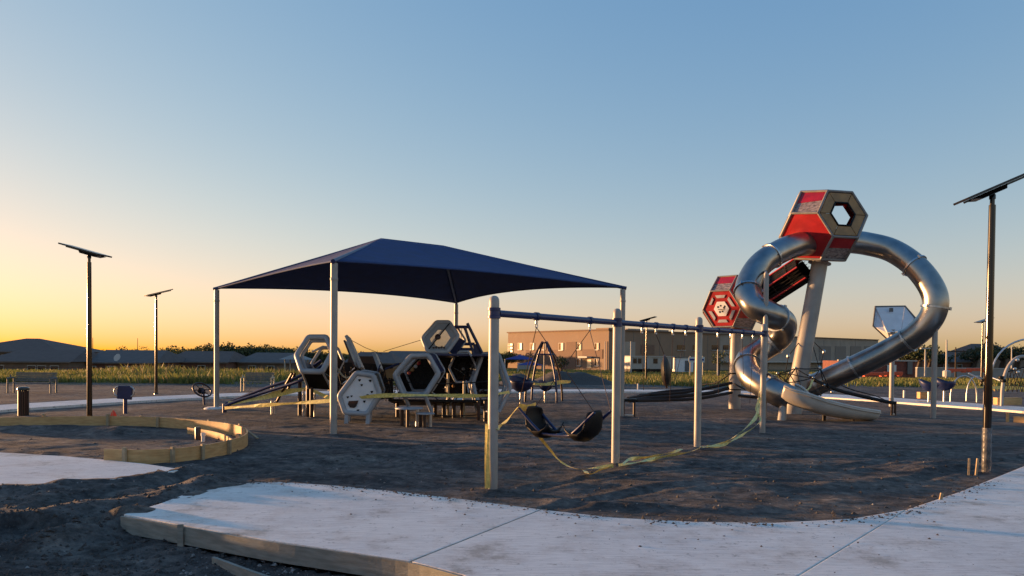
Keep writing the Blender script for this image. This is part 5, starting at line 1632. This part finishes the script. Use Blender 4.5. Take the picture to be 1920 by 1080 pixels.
# ------------------------------------------------------------------ houses on the left
def house(label, xl, xr, d, y_ridge, y_eave, hip=.25, depth=11, wall_m='siding', roof_m='shingle', base=-2.6, chimney=None, dd=0, windows=(), name='house'):
    L, R = D(xl, y_eave, d), D(xr, y_eave, d + dd)
    ze = L.z; zr = D((xl + xr) / 2, y_ridge, d + depth / 2).z
    ax = R - L; ax.z = 0; W = ax.length; ax.normalize(); bk = Vector((-ax.y, ax.x, 0))
    o0 = Vector((L.x, L.y, 0))
    t = thing(name, label, 'house', o0 + ax * W / 2 + Vector((0, 0, base)))
    ov = .5
    P = lambda s, q, z: o0 + ax * s + bk * q + Vector((0, 0, z))
    MB().prism([P(ov, ov, base), P(W - ov, ov, base), P(W - ov, depth - ov, base), P(ov, depth - ov, base)], (0, 0, ze - base)).build('wall', wall_m, t)
    e = [P(0, 0, ze), P(W, 0, ze), P(W, depth, ze), P(0, depth, ze)]
    rg = [P(W * hip, depth / 2, zr), P(W * (1 - hip), depth / 2, zr)]
    b = MB().add(e + rg, [(0, 1, 5, 4), (1, 2, 5), (2, 3, 4, 5), (3, 0, 4), (3, 2, 1, 0)])
    rf = b.build('roof', roof_m, t)
    MB().bar(P(-.03, -.05, ze - .08), P(W + .03, -.05, ze - .08), .06, .14, hint=(0, 0, 1)).build('gutter', 'siding', t)
    if chimney:
        MB().box(P(W * chimney, depth * .4, zr + .1), (.6, .6, 1.2)).build('chimney', 'brick_wall', rf)
    for s in windows:
        w = MB().prism([P(W * s - .55, ov - .06, ze - 1.6), P(W * s + .55, ov - .06, ze - 1.6), P(W * s + .55, ov - .06, ze - .45), P(W * s - .55, ov - .06, ze - .45)], bk * .05).build('window', 'trim', t)
        MB().prism([P(W * s - .45, ov - .09, ze - 1.5), P(W * s + .45, ov - .09, ze - 1.5), P(W * s + .45, ov - .09, ze - .55), P(W * s - .45, ov - .09, ze - .55)], bk * .03).build('pane', 'glass', w)
    return t, P, W, ze
house('big hipped roof house at the far left edge', -110, 112, 118, 634, 658, .44, 16, windows=(.52, .6))
house('long dark roofed house behind the reddish fence at the left', -40, 132, 92, 655, 677, .13, 12, 'siding', windows=(.2, .55, .66, .8))
house('grey roofed house behind the first solar lamp', 134, 292, 96, 656, 679, .12, 12, 'brick_wall', 'shingle_b', windows=(.22, .45, .62))
house('dark roofed house right of the second solar lamp', 296, 428, 104, 658, 678, .14, 12, 'brick_wall', windows=(.3, .6))
house('low roofed house behind the left bench', 436, 552, 108, 661, 679, .16, 12, 'siding', 'shingle_b', windows=(.3, .6))
house('roof seen between the canopy post and the white hexagon panel', 640, 742, 104, 660, 680, .2, 11, 'siding', windows=(.5,))
house('roof seen behind the guy rope of the climber', 700, 815, 128, 658, 674, .2, 11, 'brick_wall', 'shingle_b', windows=(.5,))
house('low house beyond the grey wall at the right', 1752, 1835, 150, 665, 678, .2, 11, 'brick_wall', 'shingle_b', base=-2.2, windows=(.3, .6))
house('dark hipped house on the right skyline behind the arch climber', 1822, 1932, 185, 645, 668, .32, 16, 'siding', 'shingle', base=-2.5, windows=(.4,))
gz_ = D(556, 669, 100)
gaz = thing('gazebo', 'small pale hip roofed gazebo beyond the left bench', 'gazebo', Vector((gz_.x, gz_.y, -2)))
for sx, sy in ((-1, -1), (1, -1), (1, 1), (-1, 1)):
    MB().tube([Vector((gz_.x + sx * 1.2, gz_.y + sy * 1.2, -2.4)), Vector((gz_.x + sx * 1.2, gz_.y + sy * 1.2, gz_.z - .3))], .09, 8).build('post', 'trim', gaz)
MB().add([Vector((gz_.x + sx * 1.8, gz_.y + sy * 1.8, gz_.z - .35)) for sx, sy in ((-1, -1), (1, -1), (1, 1), (-1, 1))] + [gz_ + Vector((0, 0, .5))], [(0, 1, 4), (1, 2, 4), (2, 3, 4), (3, 0, 4), (3, 2, 1, 0)]).build('roof', 'grey_wall', gaz)
# cedar fence
fa, fb = D(-60, 683, 82), D(168, 684, 84)
fen = thing('cedar_fence', 'reddish cedar fence in front of the left houses', 'fence', (fa + fb) / 2 - Vector((0, 0, 1.6)))
nb = 150
pick = MB().box((0, 0, 0), (.13, .02, 1.75)).build('picket', 'fence', fen)
pick.location = fa - fen.location + Vector((0, 0, -.9))
for i in range(1, nb):
    c = pick.copy(); COL.objects.link(c); c.parent = fen
    c.location = fa.lerp(fb, i / nb) - fen.location + Vector((0, (i % 7) * .003, -.9 + .03 * math.sin(i * 1.7)))
    c.rotation_euler = (0, random.uniform(-.02, .02), 0)
for z in (-.3, -1.4):
    MB().bar(fa + Vector((0, .06, z)), fb + Vector((0, .06, z)), .05, .09, hint=(0, 0, 1)).build('rail', 'fence', fen)
# satellite dish
sd = thing('satellite_dish', 'pale satellite dish on a roof edge right of the first lamp', 'dish', D(221, 676, 94))
MB().lathe(D(221, 671, 94), (-.3, -1, .4), [(.5, .14), (.32, .05), (.12, .01), (.02, 0), (.02, -.03), (.32, .01), (.5, .11)], 18).build('reflector', 'trim', sd, smooth=50)
MB().tube([D(221, 672, 94.1), D(221, 679, 94.4)], .04, 6).build('mast', 'trim', sd)

# ------------------------------------------------------------------ right background
bk_ = thing('brick_enclosure', 'low red masonry enclosure with a pale notice behind the slide', 'enclosure', gl(1640, 78))
a, b = D(1572, 705, 78), D(1716, 705, 78)
zb, zt3 = gl(1640, 78).z - .3, D(1640, 677, 78).z
MB().prism([Vector((a.x, a.y, zb)), Vector((b.x, b.y, zb)), Vector((b.x, b.y + 4, zb)), Vector((a.x, a.y + 4, zb))], (0, 0, zt3 - zb)).build('wall', 'brick_red', bk_)
MB().bar(Vector((a.x - .1, a.y - .02, zt3 + .06)), Vector((b.x + .1, b.y - .02, zt3 + .06)), .3, .12, hint=(0, 0, 1)).build('coping', 'trim', bk_)
c = D(1672, 691, 77.9)
MB().box(c, (.95, .05, .75)).build('notice', 'sign', bk_)
MB().box(c + Vector((0, -.04, .12)), (.16, .02, .28)).build('emblem', 'black', bk_)
MB().box(D(1706, 690, 77.8), (.5, .12, 1.3)).build('gate', 'bench', bk_)
for i, (x0, x1, y0, d, lab) in enumerate(((1606, 1634, 692, 72, 'upright orange barrier panel beside the masonry enclosure'), (1615, 1660, 701, 70, 'low orange barrier lying left of the notice'), (1657, 1692, 700, 71, 'low orange barrier lying under the notice'),
                                          (1778, 1812, 694, 78, 'orange barrier left of the far right lamp'), (1812, 1850, 693, 78, 'orange barrier behind the right foreground lamp'))):
    p, q = D(x0, y0, d), D(x1, y0, d)
    t = thing('orange_barrier', lab, 'barrier', (p + q) / 2 - Vector((0, 0, .4)), 'orange barriers by the field')
    h = .75 if i == 0 else .32
    MB().bar(p, q, .25, h, hint=(0, 0, 1)).build('body', 'orange', t, bevel=.06)
    for s in (.15, .85):
        MB().box(p.lerp(q, s) - Vector((0, 0, h / 2 + .05)), (.25, .5, .12)).build('foot', 'orange', t, bevel=.02)
gw = thing('concrete_wall', 'long low grey wall behind the right slide pole', 'wall', gl(1780, 100))
a, b = D(1718, 695, 98), D(1925, 697, 102)
MB().bar(a - Vector((0, 0, .25)), b - Vector((0, 0, .25)), .3, 1.2, hint=(0, 0, 1)).build('body', 'grey_wall', gw)
MB().bar(a + Vector((0, 0, .40)), b + Vector((0, 0, .40)), .45, .10, hint=(0, 0, 1)).build('cap', 'trim', gw)
for i, (px, y0, y1, d, lab, arm) in enumerate(((1735, 654, 692, 85, 'pale light pole just left of the slide support pole', 1), (1775, 637, 702, 70, 'tall pale pole with a wide base right of the slide', 0), (1792, 651, 695, 90, 'utility pole with a cross arm on the right skyline', 2),
                                           (1897, 650, 690, 110, 'thin far pole right of the arch climber', 0), (1183, 640, 700, 120, 'slim light pole beside the white trailer', 0), (1346, 655, 703, 88, 'white flagless pole in the field by the young tree', 0), (1683, 658, 680, 100, 'short white pole behind the masonry enclosure', 0),
                                           (174, 633, 662, 260, 'thin antenna mast beside the first solar lamp', 0), (258, 634, 662, 280, 'thin antenna mast left of the second solar lamp', 0))):
    p = D(px, y1, d)
    t = thing('utility_pole', lab, 'pole', p, 'far poles')
    tp = D(px, y0, d)
    rr = .12 if d < 115 else .14
    MB().tube([p - Vector((0, 0, .8)), tp], [rr, rr * .55], 8).build('shaft', 'trim' if d < 200 and arm != 2 else 'bark', t, smooth=40)
    if arm == 2: MB().bar(tp + Vector((-1.2, 0, -.5)), tp + Vector((1.2, 0, -.5)), .12, .14).build('cross_arm', 'bark', t)
    if arm == 1: MB().box(tp + Vector((0, 0, .05)), (1.1, .3, .14)).build('lamp_head', 'trim', t)
    if px == 1775: MB().lathe(p - Vector((0, 0, .2)), (0, 0, 1), [(.35, 0), (.35, .5), (.2, .6)], 12).build('footing', 'trim', t)

# ------------------------------------------------------------------ other play equipment
# bell shaped tube climber behind the first swing bay
bc = D(1020, 745, 28); bc.z = 0
bell = thing('bell_climber', 'bell shaped navy tube climber seen under the front swing bay', 'climber', bc)
zt_ = D(1021, 641, 28).z
def bell_pt(a, s):
    rr = .74 * (1 - s ** 2.2) + .10
    return bc + Vector((math.cos(a) * rr * (1.0), math.sin(a) * rr, -.1 + (zt_ + .1) * s))
for k in range(4):
    a = k * math.pi / 2 + .55
    MB().tube([bell_pt(a, s) for s in np.linspace(0, 1, 14)], .042, 10).build('arch_leg', 'navy' if k % 2 else 'maroon', bell, smooth=50)
for s, m_ in ((.80, 'navy'), (.985, 'maroon')):
    MB().tube([bell_pt(a, s) for a in np.linspace(0, 2 * math.pi, 25)[:-1]], .024, 8, closed=True).build('ring', m_, bell, smooth=50)
MB().lathe(bc + Vector((0, 0, .55)), (0, 0, 1), [(.02, 0), (.5, .01), (.52, .05), (.02, .06)], 20).build('turntable', 'black', bell, smooth=40)
MB().tube([bc + Vector((0, 0, -.1)), bc + Vector((0, 0, zt_))], .028, 10).build('mast', 'navy', bell, smooth=40)
tape('pale caution tape wound round the bell climber', [[bell_pt(2.2, .34) + Vector((-.1, -.1, 0)), bell_pt(3.9, .34), bell_pt(4.7, .33), bell_pt(5.6, .36), bell_pt(6.4, .36) + Vector((.25, 0, 0))]], .12, 'tape', .3, 21)

def bucket_spinner(label, px, py, d, w, top, m='navy_plastic', tiltx=0):
    g = D(px, py, d); g.z = -.1
    t = thing('spinner_seat', label, 'spinner', Vector((g.x, g.y, 0)), 'spinner seats')
    zc = D(px, top, d).z
    MB().tube([g, Vector((g.x, g.y, zc - w * .9))], .04, 12).build('post', 'galv', t, smooth=40)
    prof, rows = [], []
    for i in range(9):
        a = i / 8 * math.pi * .52
        rows.append((math.sin(a) * w, -math.cos(a) * w * .95))
    u = MB()
    V = []
    n = 22
    for r0, h in rows:
        V.append([Vector((g.x + math.cos(2 * math.pi * j / n) * r0, g.y + math.sin(2 * math.pi * j / n) * r0, zc + h * .9 + max(0, math.cos(2 * math.pi * j / n - 2.4)) * .16 * (r0 / w) ** 2)) for j in range(n + 1)])
    o = u.grid(V).build('bucket', m, t, smooth=60)
    s_ = o.modifiers.new('shell', 'SOLIDIFY'); s_.thickness = .02
    return t
bucket_spinner('navy spinner bucket left of the bell climber', 976, 768, 24.5, .42, 715)
bucket_spinner('small navy spinner seat in front of the bell climber', 1022, 752, 27.5, .27, 722)
bucket_spinner('navy spinner bucket left of the right slide support pole', 1741, 752, 29, .36, 719)
bucket_spinner('navy spinner bucket right of the right slide support pole', 1770, 752, 29.5, .40, 716)

# navy disc spinner on a post (looks like a panel with two grips) at the left
ps = G(235, 776)
pn = thing('play_panel', 'navy play panel with two side grips on a post at the left', 'panel', Vector((ps.x, ps.y, 0)))
zc = D(235, 736, ps.y).z
MB().tube([Vector((ps.x, ps.y, -.15)), Vector((ps.x, ps.y, zc))], .05, 12).build('post', 'navy', pn, smooth=40)
q = [(-.22, -.17), (.18, -.20), (.21, .10), (.17, .19), (-.17, .19), (-.20, .10)]
MB().prism([Vector((ps.x + a, ps.y - .05, zc + b)) for a, b in q], (0, .07, 0)).build('board', 'navy_plastic', pn, bevel=.02)
for sx in (-1, 1):
    pts = [Vector((ps.x + sx * (.15 + .13 * math.sin(a)), ps.y - .06, zc + .03 + .14 * math.cos(a))) for a in np.linspace(.15, math.pi - .3, 9)]
    MB().tube(pts, .018, 8).build('grip', 'galv', pn, smooth=50)
# tilted spinner wheel further back
ps = G(379, 759)
tw_ = thing('tilted_wheel', 'dark tilted spinner wheel on a post beside the far left canopy post', 'spinner', Vector((ps.x, ps.y, 0)))
zc = D(379, 731, ps.y).z
MB().tube([Vector((ps.x + .08, ps.y, -.15)), Vector((ps.x + .05, ps.y, zc - .15)), Vector((ps.x, ps.y, zc))], .035, 10).build('post', 'navy', tw_, smooth=40)
ax = Vector((.62, -.45, .75)).normalized(); u_, w_ = frame_of(ax); cc = Vector((ps.x, ps.y, zc))
MB().tube([cc + (u_ * math.cos(a) + w_ * math.sin(a)) * .30 for a in np.linspace(0, 2 * math.pi, 25)[:-1]], .03, 8, closed=True).build('rim', 'maroon', tw_, smooth=50)
for k in range(3):
    a = k * math.pi / 3
    MB().tube([cc - (u_ * math.cos(a) + w_ * math.sin(a)) * .3, cc + (u_ * math.cos(a) + w_ * math.sin(a)) * .3], .014, 8).build('spoke', 'maroon', tw_)
MB().lathe(cc - ax * .1, ax, [(.02, 0), (.14, .03), (.12, .08), (.03, .1)], 14).build('hub', 'black', tw_, smooth=50)

# litter bin
lbp = G(44, 780)
bin_ = thing('litter_bin', 'slim dark brown slatted litter bin at the left edge', 'bin', Vector((lbp.x, lbp.y, 0)))
for k in range(16):
    a = k * 2 * math.pi / 16
    MB().box(lbp + Vector((math.cos(a) * .115, math.sin(a) * .115, .34)), (.025, .038, .66), Matrix.Rotation(a, 3, 'Z')).build('slat', 'maroon', bin_)
MB().lathe(lbp + Vector((0, 0, .68)), (0, 0, 1), [(.135, 0), (.15, .02), (.145, .06), (.11, .085), (.03, .095)], 20).build('lid', 'bronze', bin_, smooth=40)
MB().lathe(lbp + Vector((0, 0, .0)), (0, 0, 1), [(.09, -.05), (.10, 0), (.10, .66)], 16).build('liner', 'black', bin_, smooth=40)

def bench(label, px0, px1, py, d, back=True, yaw=0.0, leg_m='bench_leg'):
    a, b = D(px0, py, d), D(px1, py, d); a.z = b.z = 0
    c = (a + b) / 2; L = (b - a).length; ax = (b - a).normalized()
    ax = Matrix.Rotation(yaw, 3, 'Z') @ ax
    bk = Vector((-ax.y, ax.x, 0))
    t = thing('park_bench', label, 'bench', c, 'benches on the loop path')
    for s in (-1, 1):
        e = c + ax * L / 2 * s
        for q in (-.18, .20):
            MB().tube([e + bk * q + Vector((0, 0, -.05)), e + bk * q + Vector((0, 0, .62 if q > 0 else .58))], .032, 10).build('leg', leg_m, t, smooth=40)
        MB().tube([e - bk * .22 + Vector((0, 0, .60)), e + bk * .22 + Vector((0, 0, .62))], .03, 8).build('arm', leg_m, t, smooth=40)
        MB().tube([e + Vector((0, 0, .60)), e + Vector((0, 0, .74))], .028, 8).build('arm_post', leg_m, t, smooth=40)
    for k in range(6):
        MB().bar(c - ax * L * .48 + bk * (-.2 + k * .075) + Vector((0, 0, .42)), c + ax * L * .48 + bk * (-.2 + k * .075) + Vector((0, 0, .42)), .06, .03, hint=(0, 0, 1)).build('seat_slat', 'bench', t)
    if back:
        for k in range(5):
            MB().bar(c - ax * L * .48 + bk * (.22 + k * .02) + Vector((0, 0, .50 + k * .075)), c + ax * L * .48 + bk * (.22 + k * .02) + Vector((0, 0, .50 + k * .075)), .03, .06, hint=(0, 0, 1)).build('back_slat', 'bench', t)
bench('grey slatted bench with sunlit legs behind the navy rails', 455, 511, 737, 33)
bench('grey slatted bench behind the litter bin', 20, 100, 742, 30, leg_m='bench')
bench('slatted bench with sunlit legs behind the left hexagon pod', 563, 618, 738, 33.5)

# steel arch climber at the right edge
ab = G(1880, 762)
arch = thing('arch_climber', 'steel arch climber standing at the right picture edge', 'climber', Vector((ab.x + 1.3, ab.y, 0)))
def arch_tube(p0, p1, h, r, m, n=20):
    pts = []
    for i in range(n + 1):
        a = math.pi * i / n
        c = p0.lerp(p1, .5 - .5 * math.cos(a))
        pts.append(Vector((c.x, c.y, -.1 if i in (0, n) else p0.z + h * math.sin(a) ** .62)))
    return MB().tube(pts, r, 12).build('arch', m, arch, smooth=50)
z0 = Vector((0, 0, 0))
p0 = D(1878, 757, 27); p0.z = 0; p1 = Vector((p0.x + 1.9, p0.y + .6, 0))
arch_tube(p0, p1, D(1905, 668, 27).z, .058, 'column')
p2 = D(1846, 757, 28); p2.z = 0; p3 = Vector((p2.x + 1.2, p2.y + 1.6, 0))
arch_tube(p2, p3, D(1855, 682, 28).z, .05, 'column')
p4 = D(1856, 725, 36); p4.z = 0; p5 = Vector((p4.x + 4.6, p4.y + .5, 0))
arch_tube(p4, p5, D(1920, 634, 36).z, .045, 'galv')
MB().tube([D(1816, 700, 28), D(1843, 713, 28)], .03, 8).build('rung', 'galv', arch, smooth=50)
MB().tube([D(1858, 707, 27.6), D(1876, 714, 27.1)], .03, 8).build('rung', 'galv', arch, smooth=50)
MB().tube([D(1886, 698, 27.2), D(1925, 687, 27.4)], .025, 8).build('rung', 'rope', arch)
for (x, y, d) in ((1843, 713, 28), (1877, 708, 27), (1882, 714, 27)):
    MB().lathe(D(x, y, d) - Vector((0, 0, .06)), (0, 0, 1), [(.07, 0), (.085, .03), (.085, .09), (.07, .12)], 12).build('clamp', 'black', arch, smooth=40)
for (x, y, d) in ((1908, 675, 27), (1903, 692, 27.3), (1909, 698, 27.3)):
    MB().lathe(D(x, y, d), (0, -1, 0), [(.02, -.04), (.06, -.02), (.06, .02), (.02, .04)], 10).build('hand_hold', 'galv', arch, smooth=50)
net = MB()
for k in range(6):
    net.tube([D(1880 + k * 9, 735, 27.5), D(1900 + k * 7, 690, 27.5)], .012, 5); net.tube([D(1925 - k * 9, 735, 27.5), D(1905 - k * 4, 690, 27.5)], .012, 5)
net.build('climb_net', 'rope', arch)
for (x0, x1, y, d, lab) in ((1866, 1912, 752, 27.2, 'sunlit orange timber block under the arch climber'), (1722, 1752, 741, 29.5, 'tan timber block under the spinner bucket')):
    a, b = D(x0, y, d), D(x1, y, d)
    o = MB().bar(a, b, .25, .26, hint=(0, 0, 1)).build('timber_block', 'wood', bevel=.02)
    tag(o, lab, 'timber')
# low hoop frame with netting, right
for i, (x0, x1, yt, d, lab) in enumerate(((1782, 1832, 702, 30, 'left low steel hoop right of the spinner buckets'), (1812, 1850, 703, 31, 'second low steel hoop beside the right lamp'))):
    a, b = D(x0, 742, d), D(x1, 742, d); a.z = b.z = 0
    h = D(x0, yt, d).z
    o = MB().tube([Vector((a.lerp(b, .5 - .5 * math.cos(t)).x, a.y, h * math.sin(t) ** .7 - .05)) for t in np.linspace(0, math.pi, 16)], .028, 8).build('steel_hoop', 'galv', smooth=50)
    tag(o, lab, 'hoop', 'low hoops')
tape('long orange yellow tape stretched behind the right lamp', [[D(1780, 726, 33), D(1830, 726, 33), D(1880, 727, 33), D(1930, 728, 33)]], .13, 'tape', .15, 31)
for i, (x, y, d) in enumerate(((1695, 742, 33), (1196, 731, 38))):
    g = D(x, y, d)
    o = MB().bar(Vector((g.x, g.y, -.1)), Vector((g.x, g.y, .32)), .09, .06).build('white_stake', 'pvc', bevel=.01)
    tag(o, ['short white stake left of the right spinner buckets', 'short white stake beyond the path behind the second swing post'][i], 'stake')
